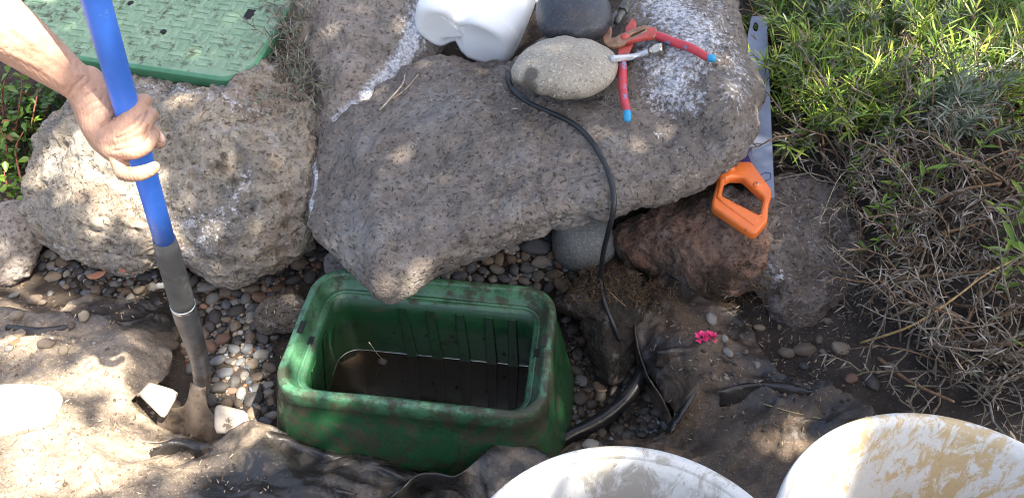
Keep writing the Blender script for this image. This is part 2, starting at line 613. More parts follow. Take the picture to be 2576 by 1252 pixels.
# green moulded plastic
def green_material(name, c1, c2, dirt, amount, fade=(0.20, 0.40, 0.27), rough=0.42):
    k = NT(name)
    base = k.ramp(k.noise(6, 4, 0.6), [(0.3, c1), (0.7, c2)])
    base = k.mix(k.math('MULTIPLY', k.attr('fade').outputs['Fac'], k.step(k.noise(25, 5, 0.7), 0.25, 0.65)), base, fade)
    d = k.math('ADD', k.noise(30, 7, 0.74, 0.15), k.math('MULTIPLY', k.attr('dirt').outputs['Fac'], 0.22))
    base = k.mix(k.math('MULTIPLY', k.step(d, amount, amount + 0.10), 0.85), base, dirt)
    base = k.mix(k.math('MULTIPLY', k.step(k.noise(140, 4, 0.65), 0.62, 0.70), 0.75), base, tuple(x * 0.6 for x in dirt))
    k.col(base).rough(k.math('ADD', k.math('MULTIPLY', k.step(d, amount, amount + 0.1), 0.35), rough))
    k.bump(k.noise(110, 5, 0.6), 0.2, 0.003)
    return k.m
MAT['green_box'] = green_material('green_plastic_box', (0.005, 0.035, 0.012), (0.010, 0.058, 0.020), (0.032, 0.024, 0.013), 0.555, fade=(0.08, 0.205, 0.115), rough=0.32)
MAT['green_lid'] = green_material('green_plastic_lid', (0.10, 0.185, 0.108), (0.16, 0.255, 0.155), (0.055, 0.058, 0.036), 0.585, fade=(0.23, 0.33, 0.22), rough=0.55)
MAT['green_skirt'] = green_material('green_plastic_lid_edge', (0.035, 0.155, 0.075), (0.055, 0.20, 0.10), (0.06, 0.05, 0.035), 0.64, fade=(0.09, 0.25, 0.14))

def simple(name, c, rough=0.5, metal=0.0, var=0.25, scale=25, bump=0.15, spots=None, spot_at=(0.6, 0.7), spot_scale=45, bscale=90):
    k = NT(name)
    base = k.ramp(k.noise(scale, 5, 0.6), [(0.3, tuple(x * (1 - var) for x in c)), (0.7, tuple(min(1, x * (1 + var)) for x in c))])
    if spots:
        base = k.mix(k.math('MULTIPLY', k.step(k.noise(spot_scale, 6, 0.7), *spot_at), 0.9), base, spots)
    k.col(base).rough(rough)
    k.set(Metallic=metal)
    if bump: k.bump(k.noise(bscale, 5, 0.6), bump, 0.004)
    return k.m
MAT['blue_handle'] = simple('blue_fibreglass', (0.045, 0.165, 0.62), 0.42, 0, 0.22, 9, 0.08, (0.36, 0.44, 0.60), (0.60, 0.72), 30)
MAT['rubber'] = simple('dusty_black_rubber', (0.075, 0.072, 0.068), 0.8, 0, 0.35, 16, 0.2, (0.22, 0.20, 0.18), (0.56, 0.72), 22)
MAT['steel'] = simple('worn_shovel_steel', (0.14, 0.14, 0.145), 0.5, 0.55, 0.4, 22, 0.2, (0.10, 0.072, 0.05), (0.48, 0.62), 30)
MAT['steel_mud'] = simple('muddy_shovel_steel', (0.50, 0.43, 0.34), 0.6, 0.05, 0.2, 30, 0.2, (0.10, 0.07, 0.045), (0.58, 0.64), 34)
MAT['blade_mud_shade'] = simple('muddy_shaded_blade', (0.13, 0.10, 0.074), 0.6, 0.2, 0.4, 30, 0.3, (0.05, 0.036, 0.025), (0.50, 0.60), 26)  # mud, with the blade's shadow darkened into its colour
MAT['bright'] = simple('bright_ferrule', (0.68, 0.70, 0.72), 0.28, 0.95, 0.12, 30, 0.05)
MAT['jug'] = simple('white_jug_plastic', (0.76, 0.77, 0.77), 0.38, 0, 0.05, 9, 0.06, (0.42, 0.38, 0.32), (0.70, 0.78), 60)
MAT['cable'] = simple('black_cable_rubber', (0.016, 0.017, 0.019), 0.45, 0, 0.3, 40, 0.15, (0.10, 0.09, 0.085), (0.62, 0.72), 70)
MAT['pipe'] = simple('black_pipe', (0.014, 0.014, 0.016), 0.28, 0, 0.3, 20, 0.15, (0.07, 0.055, 0.04), (0.62, 0.72), 60)
MAT['red_steel'] = simple('red_painted_steel', (0.48, 0.075, 0.055), 0.5, 0.1, 0.25, 40, 0.12, (0.20, 0.13, 0.09), (0.58, 0.70), 55)
MAT['rust'] = simple('worn_plier_steel', (0.33, 0.19, 0.115), 0.55, 0.5, 0.4, 60, 0.25, (0.45, 0.10, 0.07), (0.58, 0.66), 50)
MAT['red_grip'] = simple('worn_red_grip', (0.50, 0.045, 0.055), 0.45, 0, 0.2, 30, 0.15, (0.05, 0.26, 0.46), (0.565, 0.61), 42)
MAT['blue_grip'] = simple('blue_grip_tip', (0.02, 0.28, 0.50), 0.45, 0, 0.2, 30, 0.1, (0.42, 0.05, 0.06), (0.63, 0.68), 55)
MAT['braid'] = simple('braided_steel', (0.62, 0.64, 0.66), 0.35, 0.8, 0.35, 240, 0.6, None, bscale=420)
MAT['nut'] = simple('nickel_nut', (0.52, 0.48, 0.40), 0.3, 0.9, 0.15, 40, 0.05)
MAT['old_brass'] = simple('tarnished_fitting', (0.10, 0.10, 0.085), 0.5, 0.5, 0.5, 60, 0.3, (0.30, 0.31, 0.28), (0.55, 0.66), 60)
MAT['hole'] = simple('dark_opening', (0.008, 0.008, 0.008), 0.9, 0, 0.1, 10, 0)
MAT['orange'] = simple('orange_handle_plastic', (0.78, 0.175, 0.035), 0.42, 0, 0.08, 10, 0.06, (0.09, 0.04, 0.02), (0.61, 0.66), 40)
MAT['saw_steel'] = simple('saw_blade_steel', (0.19, 0.215, 0.27), 0.46, 0.6, 0.16, 14, 0.08, (0.05, 0.05, 0.06), (0.66, 0.74), 48)
MAT['purple'] = simple('purple_marker', (0.035, 0.018, 0.12), 0.6, 0, 0.2, 30, 0)
MAT['skin_nail'] = simple('finger_nail', (0.60, 0.40, 0.33), 0.4, 0, 0.08, 60, 0)
MAT['pink'] = simple('pink_petal', (0.80, 0.055, 0.22), 0.6, 0, 0.25, 90, 0.1)
MAT['dead_leaf'] = simple('dead_brown_leaf', (0.24, 0.10, 0.055), 0.7, 0, 0.4, 50, 0.3)
MAT['bark'] = simple('bark', (0.11, 0.085, 0.065), 0.9, 0, 0.4, 20, 0.6)
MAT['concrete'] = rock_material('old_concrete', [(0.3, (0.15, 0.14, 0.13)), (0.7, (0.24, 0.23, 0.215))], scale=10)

# skin
k = NT('weathered_skin')
s = k.ramp(k.noise(22, 5, 0.6), [(0.3, (0.40, 0.22, 0.15)), (0.5, (0.48, 0.285, 0.20)), (0.7, (0.55, 0.345, 0.25))])
s = k.mix(k.math('MULTIPLY', k.step(k.noise(70, 5, 0.7), 0.57, 0.68), 0.35), s, (0.34, 0.15, 0.10))
s = k.mix(k.math('MULTIPLY', k.attr('grime').outputs['Fac'], k.step(k.noise(45, 5, 0.7), 0.40, 0.62)), s, (0.30, 0.185, 0.13))
k.col(s).rough(0.52)
k.set(Subsurface_Weight=0.12, Subsurface_Scale=0.006)
k.b.inputs['Subsurface Radius'].default_value = (1.0, 0.35, 0.2)
b1 = k.bump(k.noise(260, 4, 0.6), 0.22, 0.003)
w = k.n('ShaderNodeTexWave')
w.inputs['Scale'].default_value = 55
w.inputs['Distortion'].default_value = 9
w.inputs['Detail'].default_value = 3
k.l(k.src, w.inputs['Vector'])
k.bump(w.outputs['Fac'], 0.16, 0.003, b1)
MAT['skin'] = k.m

# white buckets with mud
def bucket_material(name, mud, amount, sc=(26, 9, 6)):
    k = NT(name)
    mp = k.n('ShaderNodeMapping')
    mp.inputs['Scale'].default_value = (1, 1, 0.35)
    k.l(k.co.outputs['Object'], mp.inputs['Vector'])
    k.src = mp.outputs['Vector']
    base = k.ramp(k.noise(5, 4, 0.6), [(0.3, (0.44, 0.45, 0.45)), (0.7, (0.60, 0.60, 0.58))])
    d = k.math('ADD', k.noise(sc[0], 8, 0.78, 0.6), k.math('MULTIPLY', k.step(k.noise(sc[2], 4, 0.6), 0.42, 0.65), 0.16))
    base = k.mix(k.math('MULTIPLY', k.step(d, amount, amount + 0.09), 0.8), base, mud)
    base = k.mix(k.math('MULTIPLY', k.step(k.noise(170, 4, 0.7), 0.62, 0.68), 0.6), base, tuple(x * 0.5 for x in mud))
    k.col(base).rough(0.42)
    k.bump(k.noise(120, 4, 0.6), 0.15, 0.003)
    return k.m
MAT['bucket_a'] = bucket_material('white_bucket_scuffed', (0.26, 0.235, 0.195), 0.555)
MAT['bucket_b'] = bucket_material('white_bucket_muddy', (0.44, 0.30, 0.115), 0.575, (60, 9, 5))
MAT['dish'] = bucket_material('white_dish', (0.45, 0.40, 0.33), 0.68)

# muddy water
k = NT('muddy_water')
k.col(k.ramp(k.noise(5, 2, 0.5), [(0.3, (0.013, 0.009, 0.006)), (0.7, (0.020, 0.0140, 0.0095))])).rough(0.02)
k.set(IOR=1.6, Specular_IOR_Level=0.7)
k.bump(k.noise(7, 1, 0.5), 0.02, 0.003)
MAT['water'] = k.m
# ------------------------------------------------------------------ terrain
def tps(points, reg=1e-4):
    P = np.asarray(points, float)
    xy, z = P[:, :2], P[:, 2]
    def U(r2):
        return np.where(r2 > 1e-12, 0.5 * r2 * np.log(r2 + 1e-12), 0)
    n = len(P)
    K = U(((xy[:, None] - xy[None]) ** 2).sum(-1)) + reg * np.eye(n)
    A = np.zeros((n + 3, n + 3))
    A[:n, :n] = K
    A[:n, n] = 1; A[:n, n + 1:] = xy
    A[n, :n] = 1; A[n + 1:, :n] = xy.T
    w = np.linalg.solve(A, np.concatenate([z, [0, 0, 0]]))
    def f(q):
        out = np.empty(len(q))
        for i in range(0, len(q), 20000):
            s = q[i:i + 20000]
            out[i:i + 20000] = U(((s[:, None] - xy[None]) ** 2).sum(-1)) @ w[:n] + w[n] + s @ w[n + 1:]
        return out
    return f

def to_world(pts):
    return np.array([PZ(x, y, z) for x, y, z in pts])

TP = [(560, 720, .03), (700, 650, .05), (780, 600, .08), (520, 800, .02), (600, 900, .01), (560, 1000, .02), (490, 900, .02), (640, 1050, .03), (470, 1000, .02),
      (750, 1100, .02), (900, 1150, .02), (1100, 1170, .02), (1250, 1160, .02), (1000, 960, -.06), (1100, 900, -.06), (850, 950, -.04), (1250, 950, -.05),
      (1450, 950, -.01), (1500, 1040, -.02), (1560, 980, 0), (1430, 1080, 0), (1600, 1010, 0),
      (1300, 640, .07), (1400, 720, .06), (1150, 690, .05), (1450, 600, .09),
      (330, 780, .05), (250, 700, .07), (120, 690, .09), (400, 700, .05),
      (380, 850, .07), (330, 920, .10), (250, 860, .10), (100, 850, .13), (0, 800, .13), (340, 990, .10), (0, 950, .16), (180, 1000, .145), (300, 1060, .12), (430, 1090, .07), (520, 1130, .05),
      (100, 1150, .19), (300, 1200, .16), (0, 1250, .23), (500, 1250, .15), (700, 1200, .09), (900, 1240, .08), (1100, 1260, .08), (700, 1400, .2), (200, 1400, .25),
      (1650, 800, .09), (1650, 900, .07), (1700, 1000, .05), (1740, 1090, .05), (1600, 1110, .03), (1450, 1130, .03), (1400, 1180, .05), (1600, 1200, .09),
      (1800, 820, .13), (1900, 950, .14), (1800, 1050, .09), (2000, 1050, .16), (2000, 850, .18), (2150, 950, .22), (1900, 1160, .13), (2050, 1200, .18),
      (2300, 850, .28), (2500, 1000, .32), (2300, 700, .30), (2200, 550, .34), (2550, 700, .38), (2500, 500, .42), (2100, 400, .38), (2050, 200, .40), (2400, 250, .46), (2500, 20, .50), (2000, 20, .42),
      (1700, 620, .12), (1700, 480, .2), (100, 400, .15), (30, 250, .24), (60, 560, .12), (700, 250, .30), (300, 60, .34), (1400, 80, .40), (900, 100, .34), (400, 450, .1), (1300, 400, .15),
      (1500, 1450, .24), (2300, 1500, .27)]
_hf = tps(to_world(TP), 2e-4)
GX0, GX1, GY0, GY1, GS = -2.4, 2.4, -0.6, 3.2, 0.012
gx = np.arange(GX0, GX1 + 1e-6, GS)
gy = np.arange(GY0, GY1 + 1e-6, GS)
XX, YY = np.meshgrid(gx, gy)
q = np.column_stack([XX.ravel(), YY.ravel()])
hz = _hf(q)
r = np.hypot(q[:, 0] * 0.85, q[:, 1] - 1.25)
hz = np.clip(hz, -0.07, 0.6)
fade = smooth(1.15, 1.9, r)
hz = hz * (1 - fade) + 0.30 * fade
q3 = np.column_stack([q, np.zeros(len(q))])
hz = hz + 0.010 * fbm(q3 * 9, 4) + 0.004 * fbm(q3 * 38 + 5, 3)
HG = hz.reshape(XX.shape)

def H(x, y):
    x = np.atleast_1d(np.asarray(x, float)); y = np.atleast_1d(np.asarray(y, float))
    u = np.clip((x - GX0) / GS, 0, len(gx) - 1.001); v = np.clip((y - GY0) / GS, 0, len(gy) - 1.001)
    i, j = u.astype(int), v.astype(int)
    fu, fv = u - i, v - j
    return (HG[j, i] * (1 - fu) * (1 - fv) + HG[j, i + 1] * fu * (1 - fv) + HG[j + 1, i] * (1 - fu) * fv + HG[j + 1, i + 1] * fu * fv)

nxg, nyg = len(gx), len(gy)
V = np.column_stack([q, HG.ravel()])
ii = (np.arange(nyg - 1)[:, None] * nxg + np.arange(nxg - 1)[None]).ravel()
f4 = np.stack([ii, ii + 1, ii + nxg + 1, ii + nxg], -1)
# skirt of coarse ground out to 40 m
ring = [0, nxg - 1, nyg * nxg - 1, (nyg - 1) * nxg]
border = np.concatenate([np.arange(nxg), nxg - 1 + nxg * np.arange(1, nyg), (nyg - 1) * nxg + np.arange(nxg - 2, -1, -1), nxg * np.arange(nyg - 2, 0, -1)])
cen = np.array([0, 1.3])
rings = [V]
prev = border
fs = [f4]
nb = len(border)
n0 = len(V)
for s, zz in ((1.6, 0.28), (4, 0.25), (20, 0.2)):
    B = V[border].copy()
    B[:, :2] = cen + (B[:, :2] - cen) * s
    B[:, 2] = zz + 0.02 * fbm(np.column_stack([B[:, :2], np.zeros(nb)]), 2)
    rings.append(B)
    cur = np.arange(n0, n0 + nb)
    k2 = (np.arange(nb) + 1) % nb
    fs.append(np.stack([prev, cur, cur[k2], prev[k2]], -1))
    prev = cur
    n0 += nb
VT = np.concatenate(rings)
pxx, pyy, _ = project(VT)
dry = smooth(560, 300, pxx) * smooth(700, 820, pyy) * 0.9 + smooth(1000, 1150, pyy) * smooth(1100, 1500, pxx) * 0.35
dry = np.clip(dry + 0.15 * fbm(VT * 5, 3), 0, 1)
ground = link('ground', make_mesh('ground', VT, fs, MAT['soil'], attrs={'dry': dry}))
tag(ground, kind='structure')

SURFS = []                                   # things other things can lie on
def add_surf(V, Fc):
    SURFS.append(BVHTree.FromPolygons([tuple(v) for v in V], [tuple(int(i) for i in f) for f in Fc]))
add_surf(V, f4)

def hit(px, py):
    """depth of the first surface seen at a picture position"""
    d = Vector(ray(px, py))
    L = d.length
    best = 9.0
    for s in SURFS:
        r = s.ray_cast(Vector(CAM), d / L)
        if r[0] is not None and r[3] / L < best:
            best = r[3] / L
    return best

def on(px, py, lift=0.0):
    """point on the surface seen at a picture position, moved lift towards the viewer's side and up"""
    t = hit(px, py)
    p = PT(px, py, t)
    d = ray(px, py); d = d / np.linalg.norm(d)
    return p - d * lift

def drop(x, y, ztop=2.0):
    best = -9.0
    for s in SURFS:
        r = s.ray_cast(Vector((x, y, ztop)), Vector((0, 0, -1)))
        if r[0] is not None and r[0].z > best:
            best = r[0].z
    return best

# ------------------------------------------------------------------ pond liner sheets
def resample(poly, step=0.01):
    out = []
    P = np.asarray(poly, float)
    for i in range(len(P)):
        a, b = P[i], P[(i + 1) % len(P)]
        n = max(1, int(np.hypot(*(b - a)[:2]) / step))
        for k in range(n):
            out.append(a + (b - a) * k / n)
    return np.array(out)

def sheet(name, bound, inner, mat, creases=(), res=0.008, wr=0.020, dryf=None, wet_free=None):
    B = to_world(bound); I = to_world(inner)
    f = tps(np.vstack([B, I]), 1e-4)
    Bs = catmull(np.vstack([B, B[:1]]), 6)[:-1]
    bxy = Bs[:, :2].copy()
    bxy += 0.006 * np.column_stack([fbm(np.column_stack([bxy * 22, np.zeros(len(bxy))]), 3), fbm(np.column_stack([bxy * 22, np.ones(len(bxy))]), 3)])
    x0, y0 = bxy.min(0) - res; x1, y1 = bxy.max(0) + res
    xs = np.arange(x0, x1, res); ys = np.arange(y0, y1, res)
    X, Y = np.meshgrid(xs, ys)
    Q = np.column_stack([X.ravel(), Y.ravel()])
    ins = in_poly(Q, bxy).reshape(X.shape)
    cell = ins[:-1, :-1] | ins[1:, :-1] | ins[:-1, 1:] | ins[1:, 1:]
    out = ~ins.ravel()
    # outside corners of kept cells slide onto the outline
    ring = np.vstack([bxy, bxy[:1]])
    idx = np.where(out)[0]
    best = np.full(len(idx), 1e9); pos = Q[idx].copy()
    for i in range(len(ring) - 1):
        a, b = ring[i], ring[i + 1]
        ab = b - a
        t = np.clip(((Q[idx] - a) @ ab) / max(ab @ ab, 1e-12), 0, 1)
        pr = a + t[:, None] * ab
        d = ((Q[idx] - pr) ** 2).sum(1)
        m = d < best
        best[m] = d[m]; pos[m] = pr[m]
    Q[idx] = pos
    z = f(Q)
    Q3 = np.column_stack([Q, np.zeros(len(Q))])
    warp = 0.05 * np.column_stack([fbm(Q3 * 4, 2), fbm(Q3 * 4 + 7, 2), np.zeros(len(Q))])
    z = z + wr * (ridged((Q3 + warp) * 7, 3) * 0.55 + fbm(Q3 * 16, 3) * 0.5) 
    cr = np.exp(-np.abs(perlin((Q3 + warp * 1.5) * np.array([6.0, 9.0, 1]) + 3)) * 16) * 0.010 + np.exp(-np.abs(perlin((Q3 + warp) * np.array([12.0, 10.0, 1]) + 8)) * 9) * 0.004
    z = z + cr
    for pts, h, w, sharp in creases:
        W = to_world(pts)[:, :2]
        d, par = seg_dist(Q, catmull(W, 6))
        env = np.sin(np.clip(par, 0.03, 0.97) * np.pi) ** 0.5
        z = z + h * env * (np.exp(-d / w) if sharp else np.exp(-(d / w) ** 2))
    z = np.maximum(z, H(Q[:, 0], Q[:, 1]) + 0.004)
    Vt = np.column_stack([Q, z])
    nx = X.shape[1]
    jj, i2 = np.where(cell)
    i0 = jj * nx + i2
    f4 = np.stack([i0, i0 + 1, i0 + nx + 1, i0 + nx], -1)
    used = np.unique(f4)
    remap = np.full(len(Vt), -1); remap[used] = np.arange(len(used))
    Vt = Vt[used]; f4 = remap[f4]
    px, py, _ = project(Vt)
    d = dryf(px, py) + 0.25 * fbm(Vt * 6, 4) if dryf else np.zeros(len(Vt))
    o = link(name, make_mesh(name, Vt, [f4], mat, attrs={'dry': np.clip(d, 0, 1)}))
    s = o.modifiers.new('thickness', 'SOLIDIFY'); s.thickness = 0.003; s.offset = -1
    add_surf(Vt, f4)
    return o

L1B = [(-60, 770, .15), (120, 790, .135), (230, 748, .10), (330, 765, .085), (430, 735, .055), (455, 800, .04), (450, 880, .045), (430, 950, .07), (385, 990, .11), (335, 1012, .135), (370, 1055, .115),
       (450, 1100, .08), (510, 1118, .075), (560, 1104, .10), (612, 1074, .135), (690, 1082, .135), (790, 1122, .115), (880, 1146, .105), (960, 1165, .10), (1040, 1185, .09), (1110, 1205, .09), (1200, 1330, .12), (600, 1345, .2), (-60, 1345, .26)]
L1I = [(100, 870, .155), (250, 850, .13), (330, 830, .10), (390, 820, .075), (330, 910, .14), (400, 880, .10), (200, 950, .165), (280, 1030, .15), (200, 1100, .185), (330, 1120, .14), (430, 1150, .13), (520, 1180, .14),
       (600, 1140, .15), (680, 1150, .15), (620, 1230, .16), (800, 1200, .13), (900, 1230, .115), (1000, 1250, .1), (100, 1200, .22), (300, 1230, .19), (400, 1240, .18), (0, 900, .165)]
liner = sheet('pond_liner', L1B, L1I, MAT['liner_dry'],
              creases=[([(165, 1050, .17), (185, 1100, .17), (225, 1140, .17), (270, 1190, .17), (300, 1250, .18)], .028, .010, True),
                       ([(625, 1078, .14), (680, 1140, .14), (740, 1200, .14), (800, 1265, .14)], .016, .012, True),
                       ([(420, 1195, .14), (470, 1150, .14), (530, 1100, .12)], -.02, .012, True),
                       ([(100, 1010, .17), (200, 1060, .17), (320, 1130, .15)], .014, .02, False),
                       ([(120, 800, .14), (260, 810, .12), (400, 760, .07)], .018, .02, False),
                       ([(40, 1130, .2), (200, 1200, .19), (420, 1200, .15), (560, 1160, .14)], .015, .025, False)],
              dryf=lambda x, y: smooth(520, 250, x) * smooth(770, 900, y) * 0.62 + smooth(650, 350, x) * smooth(1000, 1120, y) * 0.4 + 0.14 - 0.22 * smooth(560, 700, x) - 0.35 * np.exp(-((x - 360) / 110) ** 2 - ((y - 810) / 60) ** 2))
tag(liner, 'dusty black plastic pond liner sheet spread at lower left and front', 'pond liner')
L2B = [(1610, 740, .13), (1592, 800, .12), (1600, 880, .10), (1625, 950, .08), (1665, 1010, .06), (1690, 1075, .05), (1640, 1108, .05), (1500, 1115, .05), (1390, 1150, .07), (1330, 1250, .1), (1500, 1335, .14), (2050, 1335, .2),
       (2150, 1120, .23), (2180, 1030, .24), (2050, 965, .2), (1960, 940, .18), (1905, 880, .16), (1870, 810, .15), (1800, 745, .15), (1720, 712, .15), (1650, 705, .15)]
L2I = [(1700, 800, .15), (1680, 900, .135), (1750, 950, .14), (1720, 1020, .10), (1760, 1080, .09), (1800, 900, .155), (1850, 1000, .15), (1950, 1000, .18), (1900, 1080, .16), (2050, 1060, .2), (1800, 1130, .12), (1950, 1180, .17), (1650, 1180, .10)]
liner2 = sheet('pond_liner', L2B, L2I, MAT['liner_wet'],
               creases=[([(1640, 905, .13), (1720, 915, .14), (1800, 880, .15), (1890, 890, .16)], .022, .018, False),
                        ([(1745, 1005, .11), (1715, 1050, .09), (1685, 1095, .07)], .045, .018, False),
                        ([(1690, 940, .13), (1780, 985, .13), (1900, 985, .16), (2050, 985, .2)], .02, .022, False),
                        ([(1800, 1100, .12), (1950, 1090, .16), (2100, 1080, .2)], .016, .016, True)],
               dryf=lambda x, y: smooth(1080, 1170, y) * smooth(1700, 1850, x) * 0.9 + 0.1)
tag(liner2, 'dark muddy pond liner draped over the bank right of the green box', 'pond liner')

# ------------------------------------------------------------------ boulders and stones
def rock(name, outline, centre, t0, gx=0.0, gy=0.0, front=0.15, back=0.2, sub=6, bumps=(), grooves=(), big=0.02, mid=0.006, fine=0.0022, pits=0.0, pit_scale=38, power=0.75,
         mat=None, crust=None, stain=(), seed=0.0, smooth_out=2, strata=0.0, facet=0.0):
    cx, cy = centre
    O = np.asarray(outline, float) - np.array([cx, cy])
    th = np.arctan2(O[:, 1], O[:, 0]); R = np.hypot(O[:, 0], O[:, 1])
    o = np.argsort(th); th, R = th[o], R[o]
    tt = np.linspace(-np.pi, np.pi, 721)
    thp = np.concatenate([th - 2 * np.pi, th, th + 2 * np.pi]); Rp = np.concatenate([R, R, R])
    Rt = np.interp(tt, thp, Rp)
    for _ in range(smooth_out):
        a = Rt[:-1]; a = (np.roll(a, 3) + np.roll(a, -3) + a * 2) / 4; Rt = np.append(a, a[0])
    V0, Fc = ico_c(sub)
    # local sphere: x,y in the picture plane, z to the viewer
    th = np.arctan2(V0[:, 1], V0[:, 0]); rho = np.hypot(V0[:, 0], V0[:, 1])
    # blend the outline towards its mean near the middle, so that spokes do not show
    Rm = np.interp(th, tt, Rt)
    rr = rho
    a = Rm * rr * np.cos(th); b = Rm * rr * np.sin(th)
    z = np.sign(V0[:, 2]) * np.abs(V0[:, 2]) ** power
    h = np.where(z > 0, z * front, z * back)
    px, py = cx + a, cy + b
    w = np.clip(z, 0, 1)
    for bx, by, br, bh in bumps:
        h = h + w ** 0.5 * bh * np.exp(-((px - bx) ** 2 + (py - by) ** 2) / br ** 2) * (z > 0)
    for pts, gh, gw in grooves:
        d, par = seg_dist(np.column_stack([px, py]), pts)
        h = h + np.minimum(1, w * 2) * gh * np.exp(-(d / gw) ** 2) * (z > 0)
    vdir = ray(cx, cy); vdir = vdir / np.linalg.norm(vdir)
    # flat facing frame through the centre, tilted by gx, gy
    P = PT(px, py, t0 + gx * a + gy * b) - vdir * h[:, None]
    # orient faces outwards
    N = vnormals(P, Fc)
    if ((P - P.mean(0)) * N).sum(1).mean() < 0:
        Fc = Fc[:, ::-1]; N = -N
    S = P + seed * 3.7
    disp = big * fbm(S * 5.5, 3) + mid * ridged(S * 17, 4) + fine * fbm(S * 85, 3)
    if facet:
        d, v = worley(S * 8.0 + 0.5 * np.column_stack([fbm(S * 7, 2), fbm(S * 7 + 9, 2), fbm(S * 7 + 4, 2)]))
        d2, v = worley(S * 19.0 + 0.4 * np.column_stack([fbm(S * 16, 2), fbm(S * 16 + 9, 2), fbm(S * 16 + 4, 2)]))
        disp = disp + facet * (0.55 - d) + 0.45 * facet * (0.55 - d2)
    if strata:
        disp = disp + strata * np.sin(S @ np.array([6, -4, 70.0]) + 3 * fbm(S * 6, 2))
    if pits:
        d, v = worley(S * pit_scale + 0.35 * np.column_stack([fbm(S * 40, 2), fbm(S * 40 + 9, 2), fbm(S * 40 + 4, 2)]))
        disp = disp - pits * smooth(0.50, 0.12, d) * (v > 0.35)
        d, v = worley(S * pit_scale * 0.42 + 3)
        disp = disp - 2.0 * pits * smooth(0.36, 0.10, d) * (v > 0.62)
    edge = smooth(0.0, 0.25, np.abs(V0[:, 2]))           # keep the outline where it belongs
    P = P + N * (disp * (0.35 + 0.65 * edge))[:, None]
    att = {}
    cr = np.zeros(len(P)); st = np.zeros(len(P))
    if crust:
        for pts, wdt, amt in crust:
            d, par = seg_dist(np.column_stack([px, py]), pts)
            cr = np.maximum(cr, amt * np.exp(-(d / wdt) ** 2) * (z > -0.2))
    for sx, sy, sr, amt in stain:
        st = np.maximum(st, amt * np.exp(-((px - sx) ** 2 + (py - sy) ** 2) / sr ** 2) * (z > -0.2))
    base = P[P[:, 2].argmin()].copy()
    base = np.array([P[:, 0].mean(), P[:, 1].mean(), P[:, 2].min()])
    me = make_mesh(name, P - base, [Fc], mat, attrs={'crust': cr, 'stain': st})
    ob = link(name, me)
    ob.location = base
    add_surf(P, Fc)
    return ob

o = rock('boulder', [(80, 460), (90, 400), (130, 310), (190, 265), (250, 230), (345, 212), (440, 215), (520, 212), (560, 215), (605, 205), (632, 165), (650, 150), (672, 165), (690, 190), (735, 220), (765, 270), (785, 340), (797, 420), (800, 500),
                     (785, 560), (760, 600), (725, 640), (690, 665), (640, 685), (560, 705), (510, 697), (470, 668), (380, 655), (300, 663), (230, 650), (170, 635), (110, 600), (85, 540)],
         (450, 440), 1.99, 0, -0.0001, 0.22, 0.24, 7, big=.022, mid=.009, fine=.0035, pits=.009, pit_scale=40, facet=.022, mat=MAT['rock_left'], power=0.6,
         bumps=[(560, 620, 120, .02), (250, 300, 90, .02), (330, 560, 80, -.015)],
         grooves=[([(110, 590), (250, 610), (420, 640)], -.018, 14), ([(560, 330), (700, 300)], -.012, 16), ([(370, 400), (470, 430), (600, 520)], -.012, 14)],
         crust=[([(380, 230), (520, 260), (640, 300)], 40, .34), ([(430, 560), (560, 540), (600, 450)], 45, .34), ([(160, 380), (200, 400)], 25, .3), ([(120, 600), (250, 640)], 26, .3), ([(470, 620), (520, 580)], 30, .38)],
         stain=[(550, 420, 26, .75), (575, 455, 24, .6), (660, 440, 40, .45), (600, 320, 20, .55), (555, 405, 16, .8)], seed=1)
tag(o, 'large pitted pinkish grey boulder behind the blue shovel handle', 'boulder')

o = rock('boulder', [(795, 400), (830, 335), (870, 290), (930, 250), (1000, 190), (1060, 165), (1130, 160), (1200, 172), (1290, 165), (1350, 110), (1450, 70), (1550, 60), (1600, 10), (1640, -30), (1760, -50), (1830, -20), (1850, 60), (1865, 150),
                     (1890, 205), (1898, 250), (1878, 325), (1852, 385), (1820, 424), (1768, 464), (1700, 492), (1580, 518), (1480, 540), (1380, 565), (1300, 600), (1180, 650), (1100, 690), (1050, 722), (1010, 736), (965, 728), (922, 698),
                     (880, 660), (830, 610), (790, 570), (785, 500)],
         (1330, 390), 1.83, -0.00013, -0.0007, 0.19, 0.22, 7, big=.016, mid=.007, fine=.003, pits=.0035, pit_scale=60, facet=.010, power=0.66, mat=MAT['rock_mid'],
         bumps=[(1740, 170, 150, .10), (960, 600, 120, .035), (1180, 300, 160, .02), (1420, 190, 130, -.035), (850, 450, 85, -.06), (1650, 330, 70, -.025), (1780, 330, 90, .03), (1480, 420, 150, .015)],
         grooves=[([(955, 330), (975, 430), (1010, 520), (1030, 600)], -.016, 16), ([(1560, 250), (1660, 300), (1760, 360)], -.022, 26), ([(940, 320), (985, 450), (1000, 560), (1000, 690)], .030, 34), ([(1040, 640), (1200, 570), (1400, 505), (1560, 470)], .018, 40), ([(820, 470), (900, 360), (960, 300)], -.012, 20), ([(1050, 200), (1200, 190), (1330, 215)], .012, 26)],
         crust=[([(1640, 60), (1720, 130), (1660, 200), (1650, 240)], 80, .52), ([(1760, 60), (1800, 150), (1790, 260)], 60, .36), ([(1600, 150), (1640, 250), (1700, 270)], 45, .45), ([(799, 380), (803, 460), (797, 560)], 9, .62), ([(1620, 340), (1680, 380)], 25, .25), ([(1180, 640), (1330, 570), (1480, 520)], 30, .16), ([(1830, 300), (1800, 420)], 40, .25)],
         stain=[(860, 440, 60, .28), (1340, 110, 70, .55), (1230, 185, 60, .55), (1060, 180, 40, .4), (1480, 250, 70, .3), (1300, 215, 60, .4)], seed=2)
tag(o, 'huge grey brown boulder overhanging the back rim of the green box', 'boulder')

